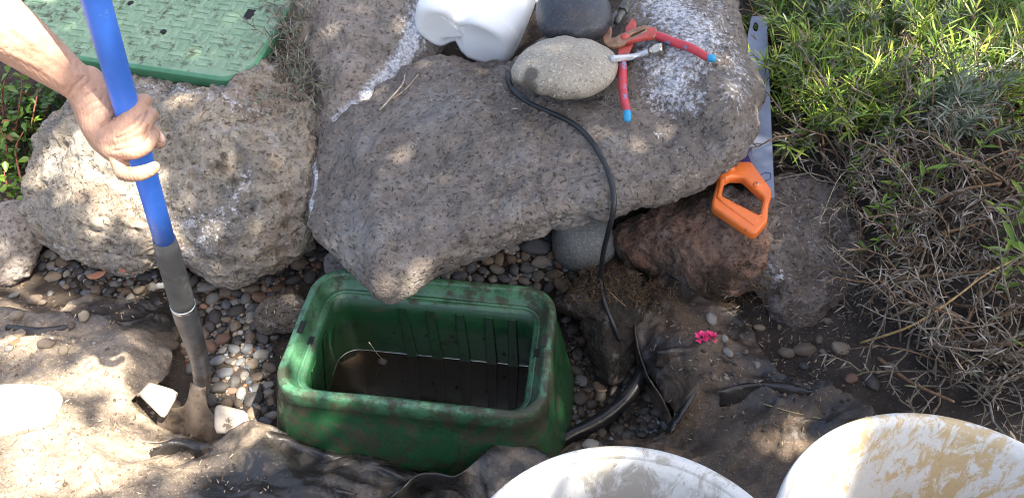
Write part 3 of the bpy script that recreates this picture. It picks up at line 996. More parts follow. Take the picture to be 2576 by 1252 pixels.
o = rock('boulder', [(690, -80), (725, 60), (742, 180), (765, 260), (785, 340), (800, 430), (850, 430), (890, 330), (940, 290), (1010, 215), (1090, 145), (1130, 60), (1120, -80), (900, -130)], (900, 110), 2.06, 0, -0.0004, 0.11, 0.25, 6,
         big=.02, mid=.008, fine=.004, pits=.004, pit_scale=55, facet=.016, power=0.6, mat=MAT['rock_back'], bumps=[(850, 120, 80, .03), (1010, 60, 60, .01)], grooves=[([(740, 60), (800, 260), (830, 380)], -.01, 20)],
         crust=[([(1075, -40), (1040, 70), (1010, 150), (950, 215), (900, 270), (870, 300)], 26, .85), ([(1050, 20), (1030, 120)], 45, .5)], stain=[(990, 60, 24, .4), (950, 30, 40, .35)], seed=3)
tag(o, 'grey boulder edged with white mineral crust beside the plastic jug', 'boulder')

o = rock('boulder', [(1545, 600), (1560, 572), (1620, 540), (1700, 505), (1780, 480), (1860, 500), (1920, 560), (1945, 640), (1930, 710), (1870, 735), (1800, 735), (1740, 728), (1680, 700), (1620, 676), (1570, 650)], (1735, 612), 1.88, -0.0007, 0, 0.10, 0.2, 6,
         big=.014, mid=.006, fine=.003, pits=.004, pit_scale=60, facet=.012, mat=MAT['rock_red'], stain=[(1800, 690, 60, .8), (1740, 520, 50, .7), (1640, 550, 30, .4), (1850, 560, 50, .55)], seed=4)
tag(o, 'low reddish brown boulder under the overhang and the orange saw handle', 'boulder')

o = rock('boulder', [(1860, 650), (1830, 570), (1800, 500), (1850, 475), (1920, 455), (1990, 450), (2060, 470), (2140, 520), (2200, 610), (2225, 700), (2205, 800), (2130, 855), (2045, 858), (1975, 815), (1945, 750), (1905, 690)], (2010, 640), 1.80, 0, -0.0001, 0.11, 0.2, 6,
         big=.02, mid=.009, fine=.0035, pits=.004, pit_scale=50, facet=.032, power=0.5, mat=MAT['rock_ledge'], bumps=[(1990, 640, 80, .02)], crust=[([(1900, 640), (1960, 690)], 24, .42), ([(1990, 560), (2060, 640)], 24, .25)],
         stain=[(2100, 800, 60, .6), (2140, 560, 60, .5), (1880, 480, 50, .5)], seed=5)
tag(o, 'dark grey craggy boulder littered with dry needles, right of the orange saw handle', 'boulder')

o = rock('boulder', [(-70, 525), (0, 520), (50, 512), (85, 560), (88, 620), (62, 680), (20, 722), (-70, 745)], (5, 620), 1.93, 0, 0, 0.09, 0.15, 6, big=.014, mid=.007, fine=.003, pits=.004, mat=MAT['rock_back'], seed=6)
tag(o, 'grey boulder cut off by the left edge below the leafy plant', 'boulder')

o = rock('flat_stone', [(640, 800), (655, 768), (700, 750), (760, 746), (778, 775), (758, 815), (700, 838), (655, 836)], (708, 793), 1.90, 0, 0, 0.035, 0.06, 5, big=.008, mid=.004, fine=.0015, mat=MAT['rock_flat'], seed=7)
tag(o, 'flat rough brown stone against the left side of the green box', 'stone')

o = rock('angular_stone', [(1395, 765), (1430, 735), (1500, 690), (1600, 688), (1612, 760), (1607, 850), (1592, 905), (1540, 962), (1515, 957), (1490, 905), (1478, 850), (1462, 795), (1415, 780)], (1545, 815), 1.86, 0, 0, 0.10, 0.10, 6,
         big=.006, mid=.004, fine=.002, pits=.002, facet=.012, power=0.35, smooth_out=1, mat=MAT['rock_wet'], grooves=[([(1440, 750), (1520, 800), (1540, 950)], .02, 16)], seed=8)
tag(o, 'dark wet angular stone under the end of the black cable', 'stone')

o = rock('concrete_chunk', [(818, 645), (830, 634), (880, 640), (900, 690), (870, 705), (825, 690)], (856, 668), 1.93, 0, 0, 0.04, 0.06, 5, big=.005, mid=.002, fine=.001, power=0.4, mat=MAT['concrete'], smooth_out=1, seed=9)
tag(o, 'grey concrete chunk wedged between the huge boulder and the green box', 'concrete')

o = rock('cobble', [(1390, 610), (1395, 570), (1420, 545), (1470, 536), (1520, 545), (1545, 590), (1545, 640), (1520, 665), (1470, 683), (1430, 680), (1400, 655)], (1466, 610), 2.00, 0, 0, 0.085, 0.09, 5, big=.004, mid=.0006, fine=.0004, mat=MAT['cobble_blue'], power=0.8, seed=10)
tag(o, 'large smooth blue grey cobble tucked below the huge boulder', 'cobble')
def resting(px, py):
    return hit(px, py)
t = min(hit(1420, 170), hit(1350, 225), hit(1480, 235))
o = rock('cobble', [(1286, 178), (1300, 150), (1340, 115), (1390, 98), (1450, 98), (1510, 112), (1545, 135), (1556, 165), (1545, 200), (1500, 232), (1440, 246), (1380, 238), (1320, 220), (1290, 200)], (1420, 172), t - 0.035, 0, -0.0004, 0.085, 0.07, 6,
         big=.004, mid=.0008, fine=.0006, mat=MAT['cobble_beige'], power=0.85, stain=[(1340, 185, 26, .75), (1330, 215, 40, .6), (1480, 150, 14, .45), (1390, 195, 22, .4), (1400, 160, 20, .3)], seed=11)
tag(o, 'oval beige speckled cobble lying on the boulder ledge beside the jug', 'cobble')
o = rock('cobble', [(1350, 40), (1356, 0), (1400, -28), (1450, -35), (1500, -25), (1535, 10), (1540, 50), (1525, 85), (1480, 105), (1420, 105), (1365, 85)], (1445, 38), t + 0.06, 0, -0.0003, 0.09, 0.08, 5, big=.004, mid=.001, fine=.0008, mat=MAT['cobble_black'], power=0.8, seed=12)
tag(o, 'round wet black cobble behind the oval beige one', 'cobble')
# ------------------------------------------------------------------ green valve box
BOX_C = np.array([-0.185, 0.987, 0.0])
BOX_A = math.radians(-7.0)
valve = empty('valve_box', BOX_C, 'open green plastic valve box with muddy water inside', 'valve box')
valve.rotation_euler = (0, 0, BOX_A)
BW, BD = 0.525, 0.325
prof = [(-.05, .068), (.06, .045), (.15, .026), (.195, .017), (.2, .014), (.236, .0075), (.238, .0085), (.262, .0045), (.2685, .0025), (.2705, -.001), (.2705, -.009), (.2692, -.0115), (.266, -.013), (.236, -.0195), (.2335, -.023), (.233, -.034), (.231, -.0375), (.2265, -.039),
        (.226, -.041), (.12, -.028), (.0, -.012), (-.05, -.006)]
loops, fade_a, dirt_a = [], [], []
for i, (z, off) in enumerate(prof):
    L = rrect(BW + 2 * off, BD + 2 * off, max(0.02, 0.062 + off * 0.8), z)
    wob = 0.0022 * fbm(L * 7 + 3, 2)
    L[:, 0] += wob; L[:, 1] += 0.0022 * fbm(L * 7 + 11, 2)
    loops.append(L)
    n = len(L)
    rim = 1.0 if 8 <= i <= 12 else (0.65 if i in (7, 13, 15, 16) else 0.35 if i in (6, 14, 17) else 0.08)
    fade_a.append(np.full(n, rim))
    front = smooth(0.0, -0.15, L[:, 1])
    d = 0.30 * rim + (0.35 * front * (1.0 if i < 7 else 0.5) if i < 12 else 0.0)
    d = d + (0.35 * smooth(.05, .25, L[:, 0]) if 4 <= i <= 15 else 0)
    dirt_a.append(np.full(n, 0.0) + d)
Vb, f3b, f4b = loft(loops)
me = make_mesh('wall', Vb, [f4b], MAT['green_box'], attrs={'fade': np.concatenate(fade_a), 'dirt': np.concatenate(dirt_a)})
wall = link('wall', me, valve)
# ribs moulded into the inner walls
def rib(x, y, z0, z1, w, d, lean_y, rot=0.0):
    V, _, f = box_data(0, 0, 0, w, d, 1)
    zz = V[:, 2] + 0.5
    V[:, 2] = z0 + zz * (z1 - z0)
    V[:, 0] *= 1 + 0.5 * (1 - zz)
    V[:, 1] += lean_y * (1 - zz)
    c, s = math.cos(rot), math.sin(rot)
    V[:, :2] = np.column_stack([V[:, 0] * c - V[:, 1] * s + x, V[:, 0] * s + V[:, 1] * c + y])
    me = make_mesh('rib', V, [f], MAT['green_box'], False, attrs={'fade': np.zeros(8), 'dirt': np.zeros(8)})
    bevel_mod(link('rib', me, valve), 0.003)
for x in (-.075, -.012, .055, .12, .172):
    rib(x, BD / 2 - .0405, -.045, .205, .019, .0045, .030)
for y in (-.05, .03):
    rib(-BW / 2 + .0405, y, -.045, .205, .03, .0045, .030, math.pi / 2)
    rib(BW / 2 - .0405, y, -.045, .205, .03, .0045, .030, -math.pi / 2)
# drip holes and lid latch slots
for x, z in ((-.105, .10), (-.03, .10), (.03, .105), (.105, .11), (.15, .05)):
    y = BD / 2 - .0135 - .121 * z
    V, f3, f4 = tube_data([(x, y - .0015, z), (x, y + .004, z)], .0036, 10)
    link('drain_hole', MB().add(V, f3, f4).mesh('drain_hole', MAT['hole']), valve)
for x, y in ((-BW / 2 + .013, -.005), (BW / 2 - .013, .02)):
    V, _, f = box_data(x, y, .2705, .011, .030, .004)
    link('latch_slot', make_mesh('latch_slot', V, [f], MAT['hole'], False), valve)
    V, _, f = box_data(x * .94, y - .005, .234, .010, .020, .004)
    link('latch_slot', make_mesh('latch_slot', V, [f], MAT['hole'], False), valve)
# ledge lip line that the lid sits on
V, f3, f4 = loft([rrect(BW - .052, BD - .052, .045, .2335), rrect(BW - .054, BD - .054, .044, .2358), rrect(BW - .058, BD - .058, .043, .2358), rrect(BW - .060, BD - .060, .042, .2335)])
link('lid_seat', make_mesh('lid_seat', V, [f4], MAT['green_box'], attrs={'fade': np.ones(len(V)), 'dirt': np.zeros(len(V))}), valve)
# water inside
L = rrect(BW - .026, BD - .026, .05, .004)
V = np.vstack([L, L * 0.5 + np.array([0, 0, .002]), [[0, 0, .004]]])
n = len(L); kk = np.arange(n); k2 = (kk + 1) % n
water = link('water', make_mesh('water', V, [np.stack([kk, k2, n + k2, n + kk], -1), np.stack([np.full(n, 2 * n), n + kk, n + k2], -1)], MAT['water']))
water.location = BOX_C; water.rotation_euler = (0, 0, BOX_A)
tag(water, kind='structure')
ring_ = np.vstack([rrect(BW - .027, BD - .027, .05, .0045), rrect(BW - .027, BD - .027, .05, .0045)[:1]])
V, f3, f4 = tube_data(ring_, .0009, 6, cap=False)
link('waterline_glint', make_mesh('waterline_glint', V, [f4], MAT['bright']), water)  # bright metal ring added as the glint along the water's edge

# ------------------------------------------------------------------ its lid
def frame_from(p0, p1, p2):
    e1 = p1 - p0; e1 = e1 / np.linalg.norm(e1)
    n = np.cross(e1, p2 - p0); n = n / np.linalg.norm(n)
    return (p0, e1, np.cross(n, e1), n)
def plane_xy(fr, px, py):
    d = ray(px, py)
    t = ((fr[0] - CAM) @ fr[3]) / (d @ fr[3])
    p = CAM + t * d - fr[0]
    return (p @ fr[1], p @ fr[2])
def fmat(fr):
    return Matrix([list(r) for r in np.vstack([np.column_stack([fr[1], fr[2], fr[3], fr[0]]), [0, 0, 0, 1]])])

A = PZ(618, 207, .49)
fr = frame_from(A, A + (A - PZ(200, 146, .49)), PZ(693, 0, .555))    # x to the right, y away, z up
LW, LD, LT = 0.72, 0.40, 0.042
ctr = A - fr[1] * LW / 2 + fr[2] * LD / 2
fr = (ctr, fr[1], fr[2], fr[3])
lid = empty('access_cover', (0, 0, 0), 'dirty green access cover with basket weave tread, lying on the left boulder', 'access cover', mat=fmat(fr))
lp = [(-LT, -.004), (-.012, .0), (-.006, .0), (-.0055, -.003), (-.001, -.004), (0, -.007)]
ls = [rrect(LW + 2 * o, LD + 2 * o, .075, z) for z, o in lp]
V, f3, f4 = loft(ls, close_last=False)
link('skirt', make_mesh('skirt', V, [f4], MAT['green_skirt'], attrs={'fade': np.repeat([.2, .3, .6, .8, .9, 1], len(ls[0])), 'dirt': np.zeros(len(V))}), lid)
top0 = rrect(LW - .014, LD - .014, .072, 0.0)
rings = [np.column_stack([top0[:, :2] * s, np.zeros(len(top0))]) for s in (1, .97, .75, .5, .25)]
V, f3, f4 = loft(rings, close_last=True)
link('top_plate', make_mesh('top_plate', V, [f3, f4], MAT['green_lid'], attrs={'fade': np.full(len(V), .8), 'dirt': 0.25 + 0.5 * fbm(V * 9, 3)}), lid)
mb = MB()
nx, ny = 16, 9
for i in range(nx):
    for j in range(ny):
        cx = (i + .5) / nx * (LW - .05) - (LW - .05) / 2
        cy = (j + .5) / ny * (LD - .05) - (LD - .05) / 2
        cw, ch = (LW - .05) / nx, (LD - .05) / ny
        if math.hypot(max(0, abs(cx) - LW / 2 + .06), max(0, abs(cy) - LD / 2 + .06)) > .028: continue
        for s in (-.27, .27):
            if (i + j) % 2: V, _, f = box_data(cx, cy + s * ch, .0011, cw * .92, ch * .28, .0034)
            else: V, _, f = box_data(cx + s * cw, cy, .0011, cw * .28, ch * .92, .0034)
            V[4:, :2] = V[4:, :2] * 0.82 + V[4:, :2].mean(0) * 0.18
            mb.add(V, None, f)
Vt = np.concatenate(mb.v)
tread = link('tread', make_mesh('tread', Vt, [np.concatenate(mb.f4)], MAT['green_lid'], False, attrs={'fade': np.ones(len(Vt)), 'dirt': 0.2 + 0.5 * fbm(Vt * 9, 3)}), lid)
tag(tread, kind='stuff')
for px, py in ((255, 13), (412, 82), (330, 10)):
    x, y = plane_xy(fr, px, py)
    V, f3, f4 = tube_data([(x, y, -.004), (x, y, .0035)], .008, 14)
    link('pick_hole', MB().add(V, f3, f4).mesh('pick_hole', MAT['hole']), lid)
x, y = plane_xy(fr, 628, 38)
V, _, f = box_data(x, y, .001, .022, .034, .004)
link('pull_slot', make_mesh('pull_slot', V, [f], MAT['hole'], False), lid)

# ------------------------------------------------------------------ shovel
def shaft(t):
    return PT(1288 + (-900 - 459 * (t - .86)) / t, 626 + (-538 + 1433 * (t - .86)) / t, t)
P0 = shaft(1.60)
shovel = empty('shovel', (P0[0], P0[1], 0.03), 'long shovel with blue handle, black sleeve and steel blade, standing in the pit', 'shovel')
ts = np.linspace(.30, 1.222, 14)
world_part('handle', tube_mesh('handle', np.array([shaft(t) for t in ts]), .0157, MAT['blue_handle'], 24), shovel)
ts = np.linspace(1.214, 1.375, 8)
world_part('sleeve', tube_mesh('sleeve', np.array([shaft(t) for t in ts]), [.0172, .0190, .0195, .0198, .02, .0203, .0205, .0205], MAT['rubber'], 24), shovel)
pth = catmull(np.array([shaft(1.368), PT(470, 802, 1.41), PT(484, 842, 1.452), PT(502, 905, 1.53), PT(508, 962, 1.60), PT(500, 1020, 1.66)]), 6)
rad = np.interp(np.linspace(0, 1, len(pth)), [0, .15, .35, .6, 1], [.0210, .0208, .0198, .0178, .0155])
world_part('ferrule', tube_mesh('ferrule', pth[:2] + (pth[0] - pth[1]) * 0.2, .0214, MAT['bright'], 24), shovel)
sock = world_part('socket', tube_mesh('socket', pth, rad, MAT['steel'], 24), shovel)
# rolled seam along the left of the socket
side = np.array([PT(454, 800, 1.40), PT(471, 850, 1.455), PT(488, 905, 1.52), PT(494, 960, 1.585), PT(481, 1005, 1.635), PT(462, 1033, 1.655), PT(440, 1048, 1.665), PT(424, 1050, 1.67)])
sp = catmull(side, 6)
V, f3, f4 = tube_data(sp, np.interp(np.linspace(0, 1, len(sp)), [0, .2, 1], [.003, .0055, .0045]), 8)
world_part('rolled_seam', MB().add(V, f3, f4).mesh('rolled_seam', MAT['steel']), shovel)
# blade
sl, sr = PZ(412, 1025, .135), PZ(575, 1062, .115)
wv = sr - sl; half = np.linalg.norm(wv) / 2 + .012; wv = wv / np.linalg.norm(wv)
topc = PT(500, 950, 1.60); shc = (sl + sr) / 2
dv = shc - topc; dv = dv - wv * (dv @ wv); dv /= np.linalg.norm(dv)
dv = dv * 0.8 + np.array([0, 0.0, -1]) * 0.2; dv -= wv * (dv @ wv); dv /= np.linalg.norm(dv)
nv = np.cross(wv, dv)
if nv @ (CAM - shc) < 0: nv = -nv
srow = [-.075, -.06, -.045, -.03, -.018, -.010, -.005, 0, .006, .05, .1, .15, .2, .24]
hw = [.015, .016, .018, .021, .026, .034, .044, .06, half, half, half * .97, half * .85, half * .55, half * .1]
rows = []
uu = np.linspace(-1, 1, 33)
for s, w in zip(srow, hw):
    u = uu * w
    hgt = .016 * np.exp(-(u / .020) ** 2) * np.interp(s, [-.08, 0, .2], [1, 1, .2]) + 1.1 * u ** 2 * np.interp(s, [0, .1], [0.3, 1])
    rows.append(shc + dv * s + u[:, None] * wv + (hgt - .006)[:, None] * nv)
V = np.concatenate(rows); n = 33
i0 = (np.arange(len(rows) - 1)[:, None] * n + np.arange(n - 1)[None]).ravel()
bl = world_part('blade', make_mesh('blade', V, [np.stack([i0, i0 + 1, i0 + n + 1, i0 + n], -1)], MAT['blade_mud_shade']), shovel)
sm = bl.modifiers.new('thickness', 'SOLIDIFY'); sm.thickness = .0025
# turned foot steps
for pts, zz in (([(349, 993), (362, 978), (375, 965), (383, 964), (436, 980), (447, 988), (444, 998), (420, 1040), (412, 1048), (404, 1046)], .150), ([(540, 1032), (545, 1022), (556, 1019), (614, 1033), (624, 1042), (626, 1068), (600, 1090), (545, 1088), (540, 1075)], .128)):
    W = np.array([PZ(x, y, zz) for x, y in pts])
    f0 = (W.mean(0), np.array([1.0, 0, 0]), np.array([0, 1.0, 0]), np.array([0, 0, 1.0]))
    me = prism_mesh('foot_step', [(w[0] - f0[0][0], w[1] - f0[0][1]) for w in W], f0, .014, MAT['steel_mud'], bevel=.0055)
    world_part('foot_step', me, shovel)

# ------------------------------------------------------------------ person's forearm and hand
def cone_chain(bm_list, pts, sub=6):
    """overlapping round cones along a chain of (px, py, t, radius)"""
    P = np.array([PT(x, y, t) for x, y, t, r in pts]); R = np.array([r for *_, r in pts])
    V0, Fc = ico_c(3)
    PP = catmull(np.column_stack([P, R]), sub)
    for p in PP:
        bm_list.append((p[:3] + V0 * p[3], Fc))
parts = []
cone_chain(parts, [(-900, -560, .62, .056), (-560, -330, .68, .054), (-300, -130, .78, .052), (-150, -40, .85, .046), (0, 62, .905, .0375), (100, 138, .945, .0305), (160, 183, .968, .0255), (200, 212, .985, .0232)], 9)
cone_chain(parts, [(200, 212, .985, .0232), (228, 250, .992, .0235), (246, 290, .998, .0235), (262, 330, 1.0, .0225), (285, 365, 1.0, .019)], 7)
cone_chain(parts, [(208, 235, .995, .019), (226, 290, 1.005, .017), (250, 345, 1.005, .0155), (278, 374, 1.005, .0145), (302, 392, 1.005, .012)], 7)
cone_chain(parts, [(226, 200, .99, .017), (250, 228, .993, .0165), (266, 262, 1.0, .0145), (270, 292, 1.005, .013)], 7)
cone_chain(parts, [(262, 290, 1.015, .016), (300, 300, 1.05, .0125), (345, 312, 1.058, .0115), (378, 330, 1.052, .011), (398, 352, 1.046, .0095), (401, 356, 1.045, .009)], 6)   # thumb behind the handle
cone_chain(parts, [(268, 328, .995, .0130), (312, 312, .984, .0118), (340, 284, .986, .0108), (355, 258, .996, .0105), (364, 256, 1.018, .0098), (360, 268, 1.042, .009), (345, 276, 1.05, .0082)], 6)
cone_chain(parts, [(270, 352, .993, .0130), (320, 342, .979, .0119), (356, 318, .981, .0110), (375, 292, .995, .0104), (379, 290, 1.020, .0098), (372, 300, 1.042, .009), (350, 306, 1.05, .008)], 6)
cone_chain(parts, [(288, 376, .995, .0122), (335, 378, .980, .0120), (364, 364, .982, .0112), (381, 341, .998, .0100), (382, 336, 1.018, .0092), (372, 340, 1.038, .0085), (350, 345, 1.046, .008)], 6)
cone_chain(parts, [(296, 390, 1.0, .0122), (304, 418, .999, .0106), (314, 436, .995, .0104), (345, 438, .984, .0098), (370, 430, .984, .0090), (388, 420, .990, .0076)], 6)
mb = MB()
for Vp, Fp in parts: mb.add(Vp, Fp)
raw = link('raw', mb.mesh('raw', MAT['skin']))
rm = raw.modifiers.new('remesh', 'REMESH'); rm.mode = 'VOXEL'; rm.voxel_size = 0.0019
sm = raw.modifiers.new('smooth', 'SMOOTH'); sm.factor = 0.5; sm.iterations = 2
dg = bpy.context.evaluated_depsgraph_get()
me = bpy.data.meshes.new_from_object(raw.evaluated_get(dg))
bpy.data.objects.remove(raw)
n = len(me.vertices)
co = np.empty(n * 3, np.float32); me.vertices.foreach_get('co', co); co = co.reshape(-1, 3).astype(float)
no = np.empty(n * 3, np.float32); me.vertices.foreach_get('normal', no); no = no.reshape(-1, 3)
px, py, dep = project(co)
# skin folds: wrist creases, crease at the thumb web, tendon and vein relief on the forearm
d = 0.0007 * fbm(co * 60, 3)
for pts, hh, ww in (([(172, 240), (190, 215), (210, 196)], -.0022, 3.5), ([(182, 252), (204, 226), (224, 208)], -.0016, 3), ([(196, 262), (220, 240), (244, 226)], -.0013, 3), ([(206, 278), (232, 258), (258, 250)], -.0011, 3),
                    ([(214, 296), (244, 274), (266, 268)], -.0009, 3), ([(254, 316), (270, 304), (288, 296)], -.0035, 3.5), ([(30, 70), (110, 130), (190, 190)], .0018, 7), ([(20, 130), (90, 165), (160, 215)], .0014, 6),
                    ([(262, 290), (262, 320), (250, 352)], .0012, 6), ([(322, 430), (318, 418)], -.002, 3), ([(291, 349), (325, 335), (347, 318), (360, 296), (366, 278)], -.0036, 3.2), ([(286, 380), (330, 369), (356, 357), (370, 335), (374, 318)], -.0036, 3.2), ([(292, 400), (320, 404), (345, 404)], -.003, 3)):
    dd, par = seg_dist(np.column_stack([px, py]), pts)
    d = d + hh * np.exp(-(dd / ww) ** 2) * (no @ (-ray(300, 330)) > 0)
co = co + no * d[:, None]
me.vertices.foreach_set('co', co.astype(np.float32).ravel())
at = me.attributes.new('grime', 'FLOAT', 'POINT')
at.data.foreach_set('value', np.clip(smooth(170, 280, px) * 0.75 + smooth(360, 430, py) * 0.2, 0, 1).astype(np.float32))
me.polygons.foreach_set('use_smooth', np.ones(len(me.polygons), bool))
me.materials.clear(); me.materials.append(MAT['skin'])
base = PT(300, 340, 1.0)
me.transform(Matrix.Translation(Vector(-base)))
person = link('person', me); person.location = base
tag(person, 'bare forearm and hand reaching in from upper left, gripping the blue shovel handle', 'person')
for (px0, py0, t, dx, dy, rr) in ((381, 421, .9805, .55, -.35, .0058), (404, 346, 1.0375, .35, .75, .006)):
    V0, Fc = ico_c(2)
    dvec = PT(px0 + dx * 10, py0 + dy * 10, t) - PT(px0, py0, t); dvec /= np.linalg.norm(dvec)
    vv = -ray(px0, py0); vv /= np.linalg.norm(vv)
    sd = np.cross(dvec, vv)
    Vn = PT(px0, py0, t) + V0[:, :1] * dvec * rr * 1.25 + V0[:, 1:2] * sd * rr * .85 + V0[:, 2:] * vv * .0022
    nl = link('fingernail', make_mesh('fingernail', Vn - base, [Fc], MAT['skin_nail']), person)

# ------------------------------------------------------------------ white jug
tj = min(hit(1150, 120), hit(1230, 150), hit(1280, 100), hit(1090, 60) + .06, hit(1070, 40) + .06)
bc = PT(1163, 96, tj - .125)
ax = PT(1262, -115, tj + .02) - bc; ax /= np.linalg.norm(ax)
wd = PT(1290, 150, tj - .07) - PT(1060, 62, tj - .07); wd -= ax * (wd @ ax); wd /= np.linalg.norm(wd)
nn = np.cross(wd, ax)
if nn @ (CAM - bc) < 0: nn = -nn
th = np.linspace(0, 2 * np.pi, 96, endpoint=False)
def jug_ring(s, sc, inset=0.0):
    c, sn = np.cos(th), np.sin(th)
    u = np.sign(c) * np.abs(c) ** .62 * (.135 * sc)
    v = np.sign(sn) * np.abs(sn) ** .62 * (.078 * sc)
    g = .046 * np.exp(-((u + .022) / .022) ** 2) * np.interp(s, [0, .10, .20], [1.0, .75, .15])
    v = np.where(v > 0, np.maximum(v - g, 0.01), v)
    g2 = .020 * np.exp(-((u + .022) / .02) ** 2)
    v = np.where(v < 0, np.minimum(v + g2, -.01), v)
    pinch = .022 * np.exp(-((u + .022) / .022) ** 2) * np.interp(s, [0, .05], [1, 0])
    return bc + ax * s + u[:, None] * wd + v[:, None] * nn + (pinch[:, None]) * ax
rings = [jug_ring(*a) for a in ((.006, .55), (.001, .72), (0, .80), (.003, .875), (.010, .935), (.020, .968), (.0235, .972), (.0255, .984), (.0275, .984), (.030, .974), (.045, .992), (.08, 1), (.14, 1), (.19, .99), (.24, .93), (.275, .78), (.30, .5), (.312, .25))]
V, f3, f4 = loft(rings, True, True)
jug = empty('plastic_jug', bc, 'white plastic jug lying on the boulder, its moulded base facing down', 'jug')
world_part('body', make_mesh('body', V, [f3, f4], MAT['jug']), jug)
cp = [bc + ax * s + wd * 0 for s in (.30, .335)]
V, f3, f4 = tube_data(cp, .024, 24)
world_part('cap', MB().add(V, f3, f4).mesh('cap', MAT['jug']), jug)
hp = catmull(np.array([bc + ax * .20 + wd * .118, bc + ax * .23 + wd * .16, bc + ax * .29 + wd * .15, bc + ax * .315 + wd * .06, bc + ax * .30]), 6)
V, f3, f4 = tube_data(hp, .013, 12)
world_part('grip', MB().add(V, f3, f4).mesh('grip', MAT['jug']), jug)

# ------------------------------------------------------------------ cable, pipe
cp = []
for px, py, l in ((1284, 118, .012), (1276, 150, .012), (1277, 185, .008), (1290, 225, .007), (1330, 258, .007), (1390, 285, .007), (1440, 310, .007), (1480, 345, .007), (1510, 390, .007), (1533, 440, .007), (1545, 495, .010)):
    cp.append(on(px, py, l))
tl = project(cp[-1])[2]
t2 = hit(1520, 700) - .012
for px, py, t in ((1541, 540, tl + .01), (1530, 585, tl + .05), (1517, 640, (tl + t2) / 2 + .02), (1512, 700, t2), (1520, 755, hit(1520, 755) - .01), (1543, 815, hit(1543, 815) - .008), (1560, 855, hit(1560, 855) - .003)):
    cp.append(PT(px, py, t))
o = link('power_cable', tube_mesh('power_cable', catmull(np.array(cp), 8), .0056, MAT['cable'], 12))
tag(o, 'black rubber cable snaking down the huge boulder to the wet stone', 'cable')
pp = catmull(np.array([PZ(1395, 1120, .03), PZ(1440, 1092, .035), PZ(1490, 1068, .04), PZ(1545, 1030, .045), PZ(1590, 985, .05), PZ(1612, 940, .06), PZ(1622, 890, .06)]), 8)
o = link('drain_pipe', tube_mesh('drain_pipe', pp, .0165, MAT['pipe'], 20))
tag(o, 'shiny black pipe curving out of the pit beside the green box', 'pipe')

# ------------------------------------------------------------------ slip joint pliers
def zp(zx, zy): return (1309.7 + .2654 * zx, .2654 * zy)
tA = hit(1575, 97) - .022; tB = hit(1795, 145) - .014; tD = hit(1578, 300) - .012
fr = frame_from(PT(1575, 97, tA), PT(1795, 145, tB), PT(1578, 300, tD))
if fr[3] @ (CAM - fr[0]) < 0: fr = (fr[0], fr[1], -fr[2], -fr[3])
def pl(pts): return [plane_xy(fr, *zp(*p)) for p in pts]
need = 0.0                                   # lift the tool clear of the rock's bumps
for p in ((1250, 330), (1330, 352), (1450, 400), (1520, 425), (1600, 450), (1700, 505), (1770, 545), (965, 640), (968, 750), (970, 860), (985, 960), (1008, 1050), (992, 375), (850, 430), (1060, 200)):
    a, b = plane_xy(fr, *zp(*p)); t_ = project(fr[0] + fr[1] * a + fr[2] * b)[2]
    need = max(need, t_ - hit(*zp(*p)) + .010)
fr = (fr[0] + fr[3] * need * 1.05, fr[1], fr[2], fr[3])
pliers = empty('slip_joint_pliers', fr[0], 'red slip joint pliers with worn blue dipped grips, open on the boulder', 'pliers')
world_part('hook_jaw', prism_mesh('hook_jaw', pl([(835, 255), (800, 300), (780, 370), (790, 430), (830, 465), (900, 470), (960, 455), (1020, 430), (1080, 405), (1180, 385), (1265, 380), (1300, 345), (1292, 300), (1240, 280), (1180, 265), (1120, 280), (1030, 320), (960, 345), (900, 380), (870, 385), (855, 370), (866, 330), (864, 285)]),
                                  fr, .009, MAT['rust'], holes=[pl([(1040, 362), (1060, 345), (1180, 298), (1188, 312), (1070, 374), (1045, 378)])], bevel=.0018, z0=.004), pliers)
world_part('straight_jaw', prism_mesh('straight_jaw', pl([(1062, 165), (1095, 205), (1092, 262), (1060, 300), (1050, 360), (1065, 415), (1030, 480), (1000, 560), (965, 590), (928, 585), (920, 520), (922, 468), (960, 400), (990, 330), (988, 270), (1020, 220)]),
                                      fr, .007, MAT['red_steel'], bevel=.0016, z0=-.0045), pliers)
world_part('red_arm', prism_mesh('red_arm', pl([(1000, 440), (1080, 408), (1180, 388), (1262, 382), (1292, 345), (1285, 302), (1240, 283), (1205, 290), (1200, 330), (1120, 375), (1010, 420)]), fr, .0105, MAT['red_steel'], bevel=.0016, z0=.004), pliers)
c = plane_xy(fr, *zp(992, 375)); c3 = fr[0] + fr[1] * c[0] + fr[2] * c[1]
V, f3, f4 = tube_data([c3 + fr[3] * .004, c3 + fr[3] * .0105, c3 + fr[3] * .0125], [.0095, .0095, .0065], 18)
world_part('pivot_bolt', MB().add(V, f3, f4).mesh('pivot_bolt', MAT['red_steel']), pliers)
for pts in ([(1240, 330), (1330, 352), (1450, 400), (1600, 450), (1700, 505), (1770, 545), (1850, 562)], [(958, 560), (965, 640), (968, 750), (970, 860), (985, 960), (1008, 1050), (1014, 1150)]):
    W = np.array([fr[0] + fr[1] * a + fr[2] * b for a, b in pl(pts)])
    W = catmull(W, 6)
    rr = np.interp(np.linspace(0, 1, len(W)), [0, .1, .5, .85, .97, 1], [.0075, .0098, .0096, .0085, .0078, .004])
    k0 = int(len(W) * .86)
    V, f3, f4 = tube_data(W[:k0 + 1], rr[:k0 + 1], 14)
    g = world_part('grip', MB().add(V, f3, f4).mesh('grip', MAT['red_grip']), pliers)
    V, f3, f4 = tube_data(W[k0:], rr[k0:] * 1.03, 14)
    world_part('grip_tip', MB().add(V, f3, f4).mesh('grip_tip', MAT['blue_grip']), pliers)

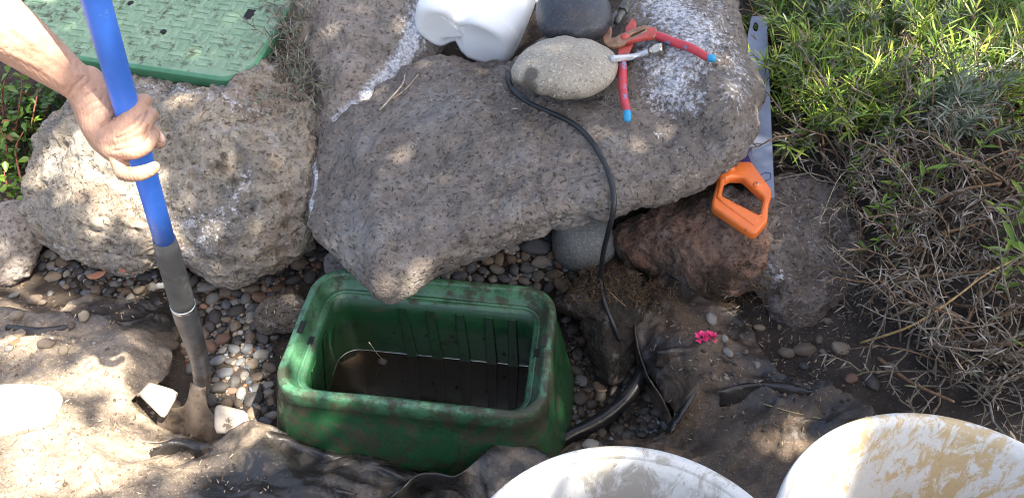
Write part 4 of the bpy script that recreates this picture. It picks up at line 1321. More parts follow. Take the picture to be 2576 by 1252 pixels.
# ------------------------------------------------------------------ braided hose and old fitting
h0, h1, h2 = zp(860, 560), zp(1060, 540), zp(1235, 488)
hp = [on(*h0, .010), on(*h1, .012), on(*h2, .016)]
hose = empty('braided_hose', hp[0], 'braided steel hose end with open nickel nut under the pliers', 'hose')
hc = catmull(np.array(hp), 10)
world_part('braid', tube_mesh('braid', hc, .0068, MAT['braid'], 16), hose)
mb = MB()
T = hc[-1] - hc[-2]; T /= np.linalg.norm(T)
mb = MB()                                    # woven strands
sl_ = np.linspace(0, 1, 90)
cum = np.array([np.interp(sl_, np.linspace(0, 1, len(hc)), hc[:, i]) for i in range(3)]).T
TT = np.gradient(cum, axis=0); TT /= np.linalg.norm(TT, axis=1)[:, None]
N1 = np.cross(TT, [0, 0, 1.0]); N1 /= np.linalg.norm(N1, axis=1)[:, None]; N2 = np.cross(TT, N1)
for sgn in (-1, 1):
    for k in range(10):
        a = sgn * sl_ * 34 + k * 2 * np.pi / 10
        V, f3, f4 = tube_data(cum + .0070 * (np.cos(a)[:, None] * N1 + np.sin(a)[:, None] * N2), .0007, 4)
        mb.add(V, f3, f4)
st = world_part('strands', mb.mesh('strands', MAT['bright']), hose); tag(st, kind='stuff')
e = hc[-1]
V, f3, f4 = tube_data([e - T * .004, e + T * .007], [.0085, .0085], 16)
world_part('crimp', MB().add(V, f3, f4).mesh('crimp', MAT['nut']), hose)
V, f3, f4 = tube_data([e + T * .007, e + T * .022], [.0115, .0115], 6)
nut = world_part('nut', MB().add(V, f3, f4).mesh('nut', MAT['nut'], False), hose)
V, f3, f4 = tube_data([e + T * .022, e + T * .028, e + T * .028, e + T * .024], [.0112, .0112, .0085, .0083], 24, cap=False)
world_part('nut_rim', MB().add(V, None, f4).mesh('nut_rim', MAT['nut']), hose)
V, f3, f4 = tube_data([e + T * .0215, e + T * .0235], .0086, 20)
world_part('bore', MB().add(V, f3, f4).mesh('bore', MAT['hole']), hose)
a, b, c = zp(905, 225), zp(965, 110), zp(1040, -40)
tf = tA + .03
fp = [PT(*a, tf), PT(*b, tf + .01), PT(*c, tf + .03)]
fit = empty('pipe_fitting', fp[0], 'corroded hose fitting standing in the gap behind the pliers jaw', 'pipe fitting')
world_part('tail', tube_mesh('tail', catmull(np.array(fp[:2]), 4), [.007, .0085, .0085, .009, .009], MAT['old_brass'], 14), fit)
V, f3, f4 = tube_data([fp[1], fp[1] * .6 + fp[2] * .4], .0135, 6)
world_part('hex_nut', MB().add(V, f3, f4).mesh('hex_nut', MAT['old_brass'], False), fit)
world_part('barb', tube_mesh('barb', [fp[1] * .6 + fp[2] * .4, fp[2]], [.010, .009], MAT['old_brass'], 14), fit)

# ------------------------------------------------------------------ hand saw
def zs(zx, zy): return (1725 + .4745 * zx, 31.9 + .4745 * zy)
th1, th2 = hit(1812, 520), hit(1905, 585)
fr = frame_from(PT(1905, 40, 2.06), PT(1812, 520, min(th1 - .04, 1.665)), PT(1940, 500, min(hit(1940, 500) - .03, 1.665)))
if fr[3] @ (CAM - fr[0]) < 0: fr = (fr[0], fr[1], -fr[2], -fr[3])
def ps(pts): return [plane_xy(fr, *zs(*p)) for p in pts]
hand_saw = empty('hand_saw', fr[0] + fr[1] * plane_xy(fr, *zs(330, 1180))[0] + fr[2] * plane_xy(fr, *zs(330, 1180))[1], 'hand saw with orange plastic handle leaning against the right end of the huge boulder', 'saw')
edge = []
p0, p1 = np.array((427, 40.)), np.array((468, 978.))
nt = 90
for i in range(nt):                          # cutting teeth
    a = p0 + (p1 - p0) * i / nt
    edge.append((a[0], a[1])); b = p0 + (p1 - p0) * (i + .5) / nt
    edge.append((b[0] + 4.5, b[1]))
hole = [(371 + 15 * math.cos(a), 78 + 24 * math.sin(a)) for a in np.linspace(0, 2 * np.pi, 20, endpoint=False)]
world_part('blade', prism_mesh('blade', ps([(346, 34), (352, 22), (420, 15)] + edge + [(468, 980), (442, 986), (355, 838), (330, 815), (245, 812), (262, 640), (307, 245)]), fr, .0012, MAT['saw_steel'], holes=[ps(hole)]), hand_saw)
outer = [(232, 812), (245, 806), (335, 806), (348, 812), (448, 948), (452, 985), (436, 1040), (432, 1098), (428, 1124), (372, 1184), (345, 1186), (145, 1052), (136, 1034), (140, 1000), (168, 890), (180, 872), (212, 848)]
hol = [(228, 892), (240, 888), (292, 890), (305, 896), (404, 990), (408, 1004), (392, 1080), (380, 1086), (195, 990), (188, 975), (205, 905)]
hd = world_part('handle', prism_mesh('handle', ps(outer), fr, .024, MAT['orange'], holes=[ps(hol)], bevel=.005), hand_saw)
world_part('handle_rib', prism_mesh('handle_rib', ps([(176, 905), (205, 880), (196, 930), (182, 990), (205, 1008), (380, 1100), (392, 1112), (360, 1150), (190, 1030), (160, 1000)]), fr, .030, MAT['orange'], bevel=.003), hand_saw)
for p in ((237, 848), (375, 932)):
    c = ps([p])[0]; c3 = fr[0] + fr[1] * c[0] + fr[2] * c[1]
    V, f3, f4 = tube_data([c3 + fr[3] * .010, c3 + fr[3] * .0135, c3 + fr[3] * .0148], [.0085, .0085, .006], 18)
    sc_ = world_part('screw', MB().add(V, f3, f4).mesh('screw', MAT['orange']), hand_saw)
    V, f3, f4 = tube_data([c3 + fr[3] * .0140, c3 + fr[3] * .0154], .0032, 12)
    s2 = link('screw_head', MB().add(V, f3, f4).mesh('screw_head', MAT['nut']), sc_)
world_part('paint_smear', prism_mesh('paint_smear', ps([(268, 806), (285, 765), (320, 735), (342, 714), (352, 722), (328, 752), (345, 790), (366, 832), (350, 818), (335, 804)]), fr, .0008, MAT['purple'], z0=.0014), hand_saw)
V, f3, f4 = tube_data(np.array([fr[0] + fr[1] * a + fr[2] * b + fr[3] * .001 for a, b in ps([(400, 885), (396, 862), (420, 850), (450, 853), (450, 880), (420, 895)])]), .0008, 5)
world_part('pen_mark', MB().add(V, f3, f4).mesh('pen_mark', MAT['purple']), hand_saw)

# ------------------------------------------------------------------ buckets
def bucket(name, x, y, zr, R, zb, Rb, mat, label):
    b = empty(name, (x, y, zb), label, 'bucket', 'white buckets along the front')
    ang = np.linspace(0, 2 * np.pi, 120, endpoint=False)
    def ring(r, z):
        wob = 1 + 0.006 * np.sin(2 * ang + x * 9)
        return np.column_stack([r * wob * np.cos(ang), r * wob * np.sin(ang), np.full(120, z)])
    hgt = zr - zb
    zz = np.linspace(0, hgt - .004, 14)
    out_ = [ring(Rb + (R - .006 - Rb) * z / hgt, z) for z in zz]
    inn = [ring(Rb - .004 + (R - .006 - Rb) * z / hgt, max(z, .006)) for z in zz[::-1]]
    V, f3, f4 = loft(out_ + inn, True, True)
    link('wall', make_mesh('wall', V, [f3, f4], mat), b)
    pr = [(R - .005, hgt - .034), (R + .001, hgt - .030), (R + .002, hgt - .006), (R, hgt - .001), (R - .004, hgt), (R - .009, hgt - .002), (R - .011, hgt - .007), (R - .0105, hgt - .016)]
    V, f3, f4 = loft([ring(r, z) for r, z in pr])
    link('rim', make_mesh('rim', V, [f4], mat), b)
    hp = np.array([((R + .012) * math.cos(a), -abs((R + .012) * math.sin(a)) * .8, hgt - .05 - .75 * R * abs(math.sin(a))) for a in np.linspace(0, np.pi, 30)])
    hp[:, 1] -= .02
    V, f3, f4 = tube_data(hp, .003, 8)
    link('bail', MB().add(V, f3, f4).mesh('bail', MAT['bright']), b)
    return b
bucket('bucket', .1200, .2803, .72, .1912, .25, .155, MAT['bucket_a'], 'scuffed white plastic bucket at bottom centre, in front of the green box')
bucket('bucket', .599, .399, .50, .258, .24, .215, MAT['bucket_b'], 'sunlit white bucket with yellow brown mud inside, bottom right corner')

# white dish cut off by the left edge
oz = [(0, 968), (60, 966), (115, 971), (146, 984), (156, 1000), (149, 1022), (120, 1046), (60, 1074), (0, 1090), (-70, 1095), (-130, 1070), (-150, 1030), (-120, 990), (-60, 970)]
W = np.array([PZ(x, y, .232) for x, y in oz])
W = catmull(np.vstack([W, W[:1]]), 8)[:-1]
c = W.mean(0); rel = W - c
dish = empty('plastic_dish', (c[0], c[1], .19), 'white oval plastic dish lying at the left edge of the picture', 'dish')
def dring(s, z): return np.column_stack([rel[:, 0] * s, rel[:, 1] * s, np.full(len(rel), z)])
V, f3, f4 = loft([dring(.86, 0), dring(.93, .004), dring(.97, .026), dring(.985, .036), dring(1.0, .038), dring(1.0, .042), dring(.985, .0445)], True, False)
link('rim', make_mesh('rim', V, [f3, f4], MAT['dish']), dish)
V, f3, f4 = loft([dring(.985, .0445), dring(.95, .043), dring(.92, .040), dring(.6, .0395), dring(.3, .041)], False, True)
link('base', make_mesh('base', V, [f3, f4], MAT['dish']), dish)
# ------------------------------------------------------------------ folded liner edge in front of the box
def strip(name, top, bot, mat, parent, rows=14, bulge=0.02, dryv=0.15):
    T = catmull(to_world(top), 8); B = catmull(to_world(bot), 8)
    n = len(T)
    out = []
    for k in range(rows):
        s = k / (rows - 1)
        P = T * (1 - s) + B * s
        P[:, 2] += bulge * math.sin(math.pi * s)
        P += 0.0035 * np.column_stack([fbm(P * 24, 3), fbm(P * 24 + 5, 3), fbm(P * 24 + 9, 3)]) * (0.3 + s)
        out.append(P)
    V = np.concatenate(out)
    i0 = (np.arange(rows - 1)[:, None] * n + np.arange(n - 1)[None]).ravel()
    o = link(name, make_mesh(name, V, [np.stack([i0, i0 + n, i0 + n + 1, i0 + 1], -1)], mat, attrs={'dry': np.full(len(V), dryv) + 0.2 * fbm(V * 8, 3)}), parent)
    s = o.modifiers.new('thickness', 'SOLIDIFY'); s.thickness = 0.0035
    return o
strip('folded_edge', [(960, 1262, .155), (1010, 1230, .16), (1045, 1198, .165), (1090, 1190, .165), (1140, 1198, .165), (1170, 1183, .17), (1205, 1150, .18), (1240, 1120, .19), (1285, 1112, .19), (1340, 1122, .185), (1380, 1145, .18)],
      [(960, 1300, .13), (1010, 1275, .11), (1060, 1260, .07), (1100, 1258, .06), (1140, 1262, .06), (1180, 1265, .09), (1210, 1262, .13), (1240, 1262, .15), (1290, 1262, .15), (1340, 1262, .15), (1390, 1262, .14)], MAT['liner_dry'], liner, bulge=.012, dryv=.08)
strip('fold', [(604, 1072, .14), (650, 1070, .150), (720, 1092, .142), (800, 1124, .128), (880, 1146, .118), (960, 1164, .110), (1040, 1182, .104)],
      [(560, 1105, .11), (640, 1110, .145), (720, 1130, .140), (800, 1160, .125), (880, 1182, .115), (960, 1205, .105), (1040, 1230, .098)], MAT['liner_dry'], liner, bulge=.014, dryv=.05)

strip('drape', [(1614, 738, .155), (1597, 800, .145), (1605, 880, .125), (1631, 950, .105), (1669, 1010, .085), (1694, 1074, .072)], [(1600, 765, .05), (1583, 835, .03), (1590, 915, .02), (1613, 985, .0), (1648, 1045, .0), (1672, 1098, .0)], MAT['liner_wet'], liner2, bulge=.006, dryv=.05)
strip('fold', [(1752, 990, .155), (1735, 1020, .145), (1712, 1055, .13), (1688, 1092, .11)], [(1722, 1000, .11), (1705, 1030, .10), (1686, 1062, .085), (1668, 1095, .07)], MAT['liner_bare'], liner2, bulge=.02, dryv=0)
strip('fold', [(1650, 880, .165), (1720, 870, .175), (1790, 878, .18), (1850, 915, .18)], [(1655, 925, .13), (1730, 925, .14), (1800, 930, .15), (1850, 950, .15)], MAT['liner_wet'], liner2, bulge=.018, dryv=.0)
strip('fold', [(1800, 985, .18), (1880, 962, .19), (1980, 962, .205), (2060, 985, .22)], [(1810, 1025, .14), (1890, 1010, .155), (1980, 1012, .175), (2060, 1030, .19)], MAT['liner_bare'], liner2, bulge=.016, dryv=.0)
strip('fold', [(162, 1040, .205), (184, 1100, .205), (222, 1140, .20), (266, 1188, .20), (302, 1256, .21)], [(186, 1040, .17), (210, 1095, .165), (248, 1132, .16), (292, 1180, .165), (330, 1250, .17)], MAT['liner_dry'], liner, bulge=.010, dryv=.3)
strip('fold', [(20, 815, .17), (120, 822, .158), (230, 800, .135), (330, 805, .115), (410, 770, .085)], [(20, 850, .15), (120, 858, .14), (230, 840, .11), (330, 845, .09), (420, 805, .06)], MAT['liner_bare'], liner, bulge=.014, dryv=.0)
strip('fold', [(390, 1128, .165), (440, 1100, .145), (500, 1108, .125), (540, 1122, .125)], [(380, 1170, .13), (440, 1150, .12), (500, 1150, .115), (545, 1150, .12)], MAT['liner_dry'], liner, bulge=.016, dryv=.2)
strip('fold', [(640, 1150, .165), (720, 1180, .155), (800, 1210, .145), (900, 1240, .135)], [(620, 1190, .145), (700, 1215, .135), (790, 1245, .125), (890, 1270, .115)], MAT['liner_bare'], liner, bulge=.014, dryv=.05)

# ------------------------------------------------------------------ pebbles
def pebble_mesh(sub, seed):
    V, Fc = ico_c(sub)
    r = np.random.default_rng(seed)
    sc = np.array([1.0, r.uniform(.68, .95), r.uniform(.5, .75)])
    P = V * (1 + 0.16 * fbm(V * 1.1 + seed * 3.1, 2) + 0.05 * fbm(V * 2.7 + seed, 2))[:, None]
    # flatten a few sides, as on broken river stones
    for _ in range(3):
        n = r.normal(size=3); n /= np.linalg.norm(n)
        d = P @ n
        P = P - np.maximum(d - r.uniform(.72, .92), 0)[:, None] * n * 0.75
    return P * sc, Fc
PM = [pebble_mesh(3, s) for s in range(10)]
PM_MESH = {}
def pebble_data(i, colour):
    key = (i, colour)
    if key not in PM_MESH:
        PM_MESH[key] = make_mesh('pebble', PM[i][0], [PM[i][1]], PEB[colour])
    return PM_MESH[key]
GROUND_ONLY = SURFS[0]
def ground_at(px, py):
    d = Vector(ray(px, py)); L = d.length
    r = GROUND_ONLY.ray_cast(Vector(CAM), d / L)
    return np.array(r[0]) if r[0] is not None else PZ(px, py, 0.1)
TAKEN = []
def pebble(px, py, rpx, colour, label, group=None, surf=False, flat=None, ang=None, lift=0.35):
    p = on(px, py) if surf else ground_at(px, py)
    dep = project(p)[2]
    r = rpx * dep / F
    o = bpy.data.objects.new('pebble', pebble_data(random.randrange(10), colour))
    COL.objects.link(o)
    o.location = p + np.array([0, 0, r * lift])
    o.scale = (r * (flat or random.uniform(1.0, 1.25)), r, r * random.uniform(.85, 1.1))
    o.rotation_euler = (random.uniform(-.35, .35), random.uniform(-.35, .35), ang if ang is not None else random.uniform(0, 6.28))
    tag(o, label, 'pebble', group)
    TAKEN.append((px, py, rpx))
    return o
SPECIAL = [(700, 727, 15, 'rusty', 'brick red pebble near the left rear corner of the green box'), (562, 857, 21, 'rusty', 'shiny rusty brown pebble right of the shovel socket'),
           (264, 762, 19, 'blue grey', 'flat blue grey pebble left of the shovel sleeve'), (1350, 627, 28, 'blue grey', 'dark blue oval pebble left of the blue grey cobble'), (1364, 663, 21, 'light grey', 'pale grey round pebble below the dark blue oval one'),
           (1459, 1005, 20, 'dark grey', 'wet black pebble beside the right wall of the green box'), (1487, 1020, 16, 'dark grey', 'wet black pebble next to the bend of the pipe'), (1909, 826, 11, 'tan', 'tan oval pebble on dark soil below the craggy boulder'),
           (1789, 805, 17, 'light grey', 'grey flat pebble just above the pink flower'), (2024, 884, 22, 'brown', 'long brown pebble on the soil bank below the craggy boulder'), (1976, 890, 19, 'brown', 'dull purple brown pebble on the soil bank'),
           (1830, 888, 13, 'light grey', 'pale elongated pebble right of the pink flower'), (2112, 880, 20, 'tan', 'tan stone at the foot of the dry twigs'), (2141, 955, 17, 'rusty', 'reddish pointed stone near the right bucket'), (2240, 930, 19, 'light grey', 'round grey stone under the dry twigs'),
           (2190, 965, 24, 'dark grey', 'dark round stone above the right bucket'), (1540, 541, 20, 'light grey', 'grey green pebble in the gap beside the cable'), (1515, 560, 16, 'tan', 'tan pebble against the blue grey cobble top'),
           (1255, 655, 15, 'tan', 'tan knobbly pebble in the middle of the rear pebble strip'), (1485, 1122, 19, 'light grey', 'pale stone touching the far rim of the centre bucket'), (640, 1010, 24, 'dark grey', 'broken dark grey stone beside the right foot step')]
for px, py, r, c, lab in SPECIAL:
    pebble(px, py, r, c, lab, surf=px > 1600 or py > 1100, flat=1.4 if 'long' in lab or 'oval' in lab else None)
ZONES = [
    ('left of the green box', [(450, 690), (560, 712), (640, 695), (720, 650), (790, 595), (825, 640), (800, 690), (740, 745), (690, 860), (678, 960), (690, 1075), (630, 1062), (560, 1050), (520, 1000), (470, 900), (450, 800)], 125, (9, 21), [('dark grey', 5), ('blue grey', 2), ('light grey', 2), ('tan', 2), ('brown', 3), ('rusty', 1)]),
    ('behind the green box', [(1090, 700), (1170, 660), (1300, 600), (1380, 572), (1400, 660), (1470, 690), (1462, 755), (1400, 738), (1250, 714), (1110, 706)], 62, (11, 19), [('dark grey', 1), ('blue grey', 4), ('light grey', 6), ('tan', 3), ('brown', 1)]),
    ('between the green box and the wet stone', [(1425, 800), (1475, 850), (1490, 910), (1530, 965), (1600, 920), (1635, 960), (1680, 1080), (1640, 1100), (1500, 1100), (1445, 1085), (1430, 950)], 46, (10, 20), [('dark grey', 8), ('blue grey', 2), ('brown', 2)]),
    ('under the front of the left boulder', [(90, 640), (170, 645), (300, 672), (400, 664), (440, 700), (425, 738), (330, 760), (230, 745), (120, 700)], 44, (9, 18), [('dark grey', 3), ('blue grey', 2), ('light grey', 2), ('brown', 2), ('tan', 1)]),
]
ind = []
stuff = MB()
VS, FS = zip(*[pebble_mesh(2, 50 + i) for i in range(6)])
PC = {'dark grey': (.035, .034, .034), 'blue grey': (.12, .14, .165), 'light grey': (.27, .26, .235), 'tan': (.28, .225, .16), 'brown': (.13, .092, .064), 'rusty': (.22, .10, .055)}
def add_stuff(px, py, rpx, cols, lift=0.2):
    p = ground_at(px, py)
    r = rpx * project(p)[2] / F
    k = random.randrange(6)
    a = random.uniform(0, 6.28)
    R = np.array(Matrix.Rotation(a, 3, 'Z') @ Matrix.Rotation(random.uniform(-.5, .5), 3, 'X'))
    c = np.array(PC[random.choices([x for x, _ in cols], [w for _, w in cols])[0]]) * random.uniform(.6, 1.35)
    stuff.add((VS[k] * r) @ R.T + p + np.array([0, 0, r * lift]), FS[k], None, c)
for zname, poly, nind, (r0, r1), cols in ZONES:
    P = np.asarray(poly, float)
    lo, hi = P.min(0), P.max(0)
    placed = 0; tries = 0
    grp = 'pebbles ' + zname
    while placed < nind and tries < 6000:
        tries += 1
        x, y = random.uniform(lo[0], hi[0]), random.uniform(lo[1], hi[1])
        if not in_poly(np.array([[x, y]]), P)[0]: continue
        rr = r1 - (r1 - r0) * min(1, placed / nind * 1.1) * random.uniform(.7, 1)
        rr *= random.uniform(.85, 1.1)
        if any((x - a) ** 2 + ((y - b) * 1.25) ** 2 < ((rr + c) * .88) ** 2 for a, b, c in TAKEN): continue
        col = random.choices([a for a, _ in cols], [w for _, w in cols])[0]
        zn = zname
        if zname.startswith('left'): zn = ('behind the left rear corner of the green box' if y < 760 else 'left of the green box' if y < 900 else 'between the shovel blade and the green box')
        if zname.startswith('between'): zn = ('right of the green box' if y < 960 else 'beside the black pipe')
        pebble(x, y, rr, col, f"{'large' if rr > (r0 + r1) / 2 else 'small'} {col} pebble in the gravel {zn}", grp)
        placed += 1
    area = 0.5 * abs(np.dot(P[:, 0], np.roll(P[:, 1], 1)) - np.dot(P[:, 1], np.roll(P[:, 0], 1)))
    for _ in range(int(area / 60)):
        x, y = random.uniform(lo[0] - 15, hi[0] + 15), random.uniform(lo[1] - 12, hi[1] + 12)
        if not in_poly(np.array([[x + random.gauss(0, 8), y + random.gauss(0, 8)]]), P)[0]: continue
        add_stuff(x, y, random.uniform(5, 10.5), cols)
for _ in range(260):                           # in front of the box, half hidden by the liner
    add_stuff(random.uniform(690, 1230), random.uniform(1120, 1200), random.uniform(5, 13), [('dark grey', 3), ('brown', 3), ('tan', 2)])
for i in range(16):
    x, y = random.uniform(20, 230), random.uniform(690, 960)
    pebble(x, y, random.uniform(9, 17), random.choice(['tan', 'light grey', 'tan', 'brown']), 'sunlit tan or grey pebble scattered on the dusty liner at left', 'pebbles on the dusty liner', surf=True)
for i in range(15):
    x, y = random.uniform(1760, 2180), random.uniform(780, 980)
    if any((x - a) ** 2 + (y - b) ** 2 < (c + 14) ** 2 for a, b, c in TAKEN): continue
    pebble(x, y, random.uniform(7, 14), random.choice(['brown', 'dark grey', 'light grey']), 'small half buried pebble on the dark soil bank at right', 'pebbles on the soil bank', surf=True, lift=.1)
for poly, n_, cols in (([(0, 830), (260, 850), (420, 1000), (420, 1240), (0, 1250)], 420, [('tan', 4), ('brown', 3), ('light grey', 1)]), ([(1760, 800), (2200, 850), (2250, 1000), (1900, 1130), (1700, 1000)], 200, [('brown', 4), ('dark grey', 4)]), ([(420, 1130), (1000, 1240), (500, 1250)], 90, [('brown', 3), ('dark grey', 2)])):
    P = np.asarray(poly, float); lo, hi = P.min(0), P.max(0)
    for _ in range(n_):
        x, y = random.uniform(lo[0], hi[0]), random.uniform(lo[1], hi[1])
        if not in_poly(np.array([[x, y]]), P)[0]: continue
        p = on(x, y); rr = random.choice([2.2, 2.8, 3.5, 5.5]) * random.uniform(.7, 1.3) * project(p)[2] / F
        kq = random.randrange(6)
        R_ = np.array(Matrix.Rotation(random.uniform(0, 6.28), 3, 'Z') @ Matrix.Rotation(random.uniform(-.9, .9), 3, 'X'))
        stuff.add((VS[kq] * rr) @ R_.T + p, FS[kq], None, np.array(PC[random.choices([a for a, _ in cols], [w for _, w in cols])[0]]) * random.uniform(.6, 1.2))
gr = link('gravel', stuff.mesh('gravel', MAT['pebbles'], use_col=True))
tag(gr, kind='stuff')
# stones in the box
for px, py, r, c, lab in ((962, 908, 13, 'dark grey', 'shiny dark pebble breaking the water inside the green box'), (800, 958, 15, 'rusty', 'reddish pebble in the left end of the green box')):
    o = pebble(px, py, r, c, lab); o.location = PZ(px, py, .006)

# ------------------------------------------------------------------ leaves and stems
def leaves_data(base, dirs, ups, ln, wd, bend, col, seg=2, shape=(0.7, 1.0, 0.25)):
    """long narrow leaves: a bent strip of quads per leaf"""
    n = len(base)
    d = dirs / (np.linalg.norm(dirs, axis=1)[:, None] + 1e-9)
    s = np.cross(d, ups); s /= np.linalg.norm(s, axis=1)[:, None] + 1e-9
    u = np.cross(s, d)
    V = []
    ks = np.linspace(0, 1, seg + 1)
    wprof = np.interp(ks, np.linspace(0, 1, len(shape)), shape)
    for kq, wq in zip(ks, wprof):
        c = base + d * (ln * kq)[:, None] - u * (bend * ln * kq ** 2)[:, None]
        V.append(c - s * (wd * wq * .5)[:, None]); V.append(c + s * (wd * wq * .5)[:, None])
    V = np.stack(V, 1)
    m = 2 * (seg + 1)
    b = np.arange(n)[:, None] * m
    f4 = np.concatenate([np.stack([b[:, 0] + 2 * q, b[:, 0] + 2 * q + 1, b[:, 0] + 2 * q + 3, b[:, 0] + 2 * q + 2], -1) for q in range(seg)])
    return V.reshape(-1, 3), f4, np.repeat(col, m, axis=0)

def rand_dirs(n, rng):
    v = rng.normal(size=(n, 3)); return v / np.linalg.norm(v, axis=1)[:, None]

def grow(px, py, rpx, nshoot, rng, length=(.10, .2), tilt=.8, lean=(0, 0, 0), wander=.35, surf=False):
    """stem paths starting on the ground around a picture position"""
    paths = []
    for _ in range(nshoot):
        a, rr = rng.uniform(0, 6.28), math.sqrt(rng.uniform()) * rpx
        x, y = px + math.cos(a) * rr, py + math.sin(a) * rr * .75
        p = (on(x, y) if surf else ground_at(x, y)) - np.array([0, 0, .005])
        out = np.array([math.cos(rng.uniform(0, 6.28)), math.sin(rng.uniform(0, 6.28)), 0])
        d = np.array([0, 0, 1.0]) + out * tilt * rng.uniform(.2, 1.2) + np.array(lean)
        d /= np.linalg.norm(d)
        L = rng.uniform(*length)
        P = [p]
        m = 6
        for _k in range(m):
            d = d + rng.normal(size=3) * wander * .35 + np.array(lean) * .08
            d /= np.linalg.norm(d)
            q = P[-1] + d * L / m
            q[2] = max(q[2], H(q[0], q[1])[0] + .004)
            P.append(q)
        paths.append(np.array(P))
    return paths

def stems_mesh(name, paths, r0, r1, col, rng, sides=4):
    mb = MB()
    for P in paths:
        V, f3, f4 = tube_data(P, np.linspace(r0, r1, len(P)) * rng.uniform(.7, 1.3), sides, cap=False)
        mb.add(V, None, f4, np.array(col) * rng.uniform(.65, 1.3))
    return mb.mesh(name, MAT['twig'], use_col=True)

def leaf_on_paths(paths, rng, step, start, ln, wd, spread, palette, bend=(.0, .35)):
    B, D = [], []
    for P in paths:
        L = np.linalg.norm(np.diff(P, axis=0), axis=1).sum()
        n = max(3, int(L * (1 - start) / step))
        s = np.linspace(start, 1, n)
        x = np.linspace(0, 1, len(P))
        C = np.column_stack([np.interp(s, x, P[:, i]) for i in range(3)])
        T = np.column_stack([np.interp(s, x, np.gradient(P[:, i])) for i in range(3)])
        T /= np.linalg.norm(T, axis=1)[:, None] + 1e-9
        for k in range(2):
            side = np.cross(T, rand_dirs(n, rng)); side /= np.linalg.norm(side, axis=1)[:, None] + 1e-9
            B.append(C); D.append(T * rng.uniform(.5, 1.1, (n, 1)) + side * spread * rng.uniform(.6, 1.2, (n, 1)))
    B = np.concatenate(B); D = np.concatenate(D)
    n = len(B)
    ups = np.array([0, -.4, 1.0]) + .6 * rand_dirs(n, rng)
    pal = np.array([p for p, _ in palette]); w = np.array([q for _, q in palette], float)
    col = pal[rng.choice(len(pal), n, p=w / w.sum())] * rng.uniform(.65, 1.35, (n, 1))
    return leaves_data(B, D, ups, rng.uniform(*ln, n), rng.uniform(*wd, n), rng.uniform(*bend, n), col)

def plant(name, label, cat, group, px, py, rpx, n, seed, length, tilt, lean, wander, stem, leaf, palette, step=.008, start=.25, spread=.8, surf=False):
    rng = np.random.default_rng(seed)
    paths = grow(px, py, rpx, n, rng, length, tilt, lean, wander, surf)
    b = ground_at(px, py)
    e = empty(name, b, label, cat, group)
    tag(world_part('stems', stems_mesh('stems', paths, *stem, rng), e), kind='stuff')
    V, f4, c = leaf_on_paths(paths, rng, step, start, leaf[0], leaf[1], spread, palette)
    w = world_part('foliage', make_mesh('foliage', V, [f4], MAT['leaf'], False, col=c), e)
    tag(w, kind='stuff')
    return e
GREEN = [((.125, .225, .032), 4), ((.19, .30, .045), 4), ((.31, .36, .05), 3.5), ((.15, .19, .11), 2), ((.24, .20, .12), 1.2), ((.05, .09, .025), 2)]
GREYG = [((.17, .20, .15), 4), ((.22, .24, .19), 3), ((.12, .16, .09), 2)]
DRY = [((.17, .138, .11), 4), ((.24, .20, .165), 2.5), ((.09, .068, .052), 4), ((.30, .27, .24), 1.2), ((.14, .16, .09), 1)]
clumps = [(1905, 10, 'green narrow leaved clump behind the tip of the saw blade'), (1990, 70, 'green narrow leaved clump just right of the saw blade hole'), (1975, 190, 'green narrow leaved clump touching the middle of the saw blade'), (2010, 285, 'green narrow leaved clump leaning over the lower saw blade'),
          (2090, 40, None), (2190, 80, None), (2300, 40, None), (2410, 70, None), (2520, 50, 'green narrow leaved clump in the top right corner'), (2090, 165, None), (2200, 190, None), (2320, 170, None), (2430, 180, None), (2545, 170, None), (2120, 285, None), (2240, 300, None), (2370, 270, None), (2480, 250, None)]
ORD = ['first', 'second', 'third', 'fourth', 'fifth', 'sixth', 'seventh']
for i, (x, y, lab) in enumerate(clumps):
    if lab is None:
        row = ('top', 'middle', 'lowest')[0 if y < 110 else 1 if y < 230 else 2]
        lo_, hi_ = ((0, 110), (110, 230), (230, 400))[('top', 'middle', 'lowest').index(row)]
        k_ = sorted(c[0] for c in clumps if lo_ <= c[1] < hi_).index(x)
        lab = f'green narrow leaved clump, {ORD[k_]} from the saw in the {row} row of the bed'
    plant('lavender_plant', lab or 'green narrow leaved clump in the dense bed at upper right', 'plant', 'green clumps in the bed at upper right', x, y, 80, 36, 100 + i, (.08, .23), 1.1, (0, -.15, 0), .6, (.0019, .0010, (.19, .20, .08)), ((.020, .060), (.0024, .0056)), [(c_, w_ * (1 + .9 * math.sin(i * 2.1 + j_ * 1.7))) for j_, (c_, w_) in enumerate(GREEN)], step=.0095)
for i, (x, y) in enumerate(((2250, 60), (2330, 110), (2070, 110), (2350, 360))):
    plant('lavender_plant', ('silvery grey green shoots among the green bed, left of centre', 'silvery grey green shoots high in the green bed', 'silvery grey green shoots right of the saw tip', 'silvery grey green shoots where the green bed meets dry twigs')[i], 'plant', None, x, y, 45, 22, 160 + i, (.12, .22), .6, (0, -.1, 0), .4, (.0018, .0008, (.2, .21, .16)), ((.025, .042), (.003, .0045)), GREYG, step=.007)
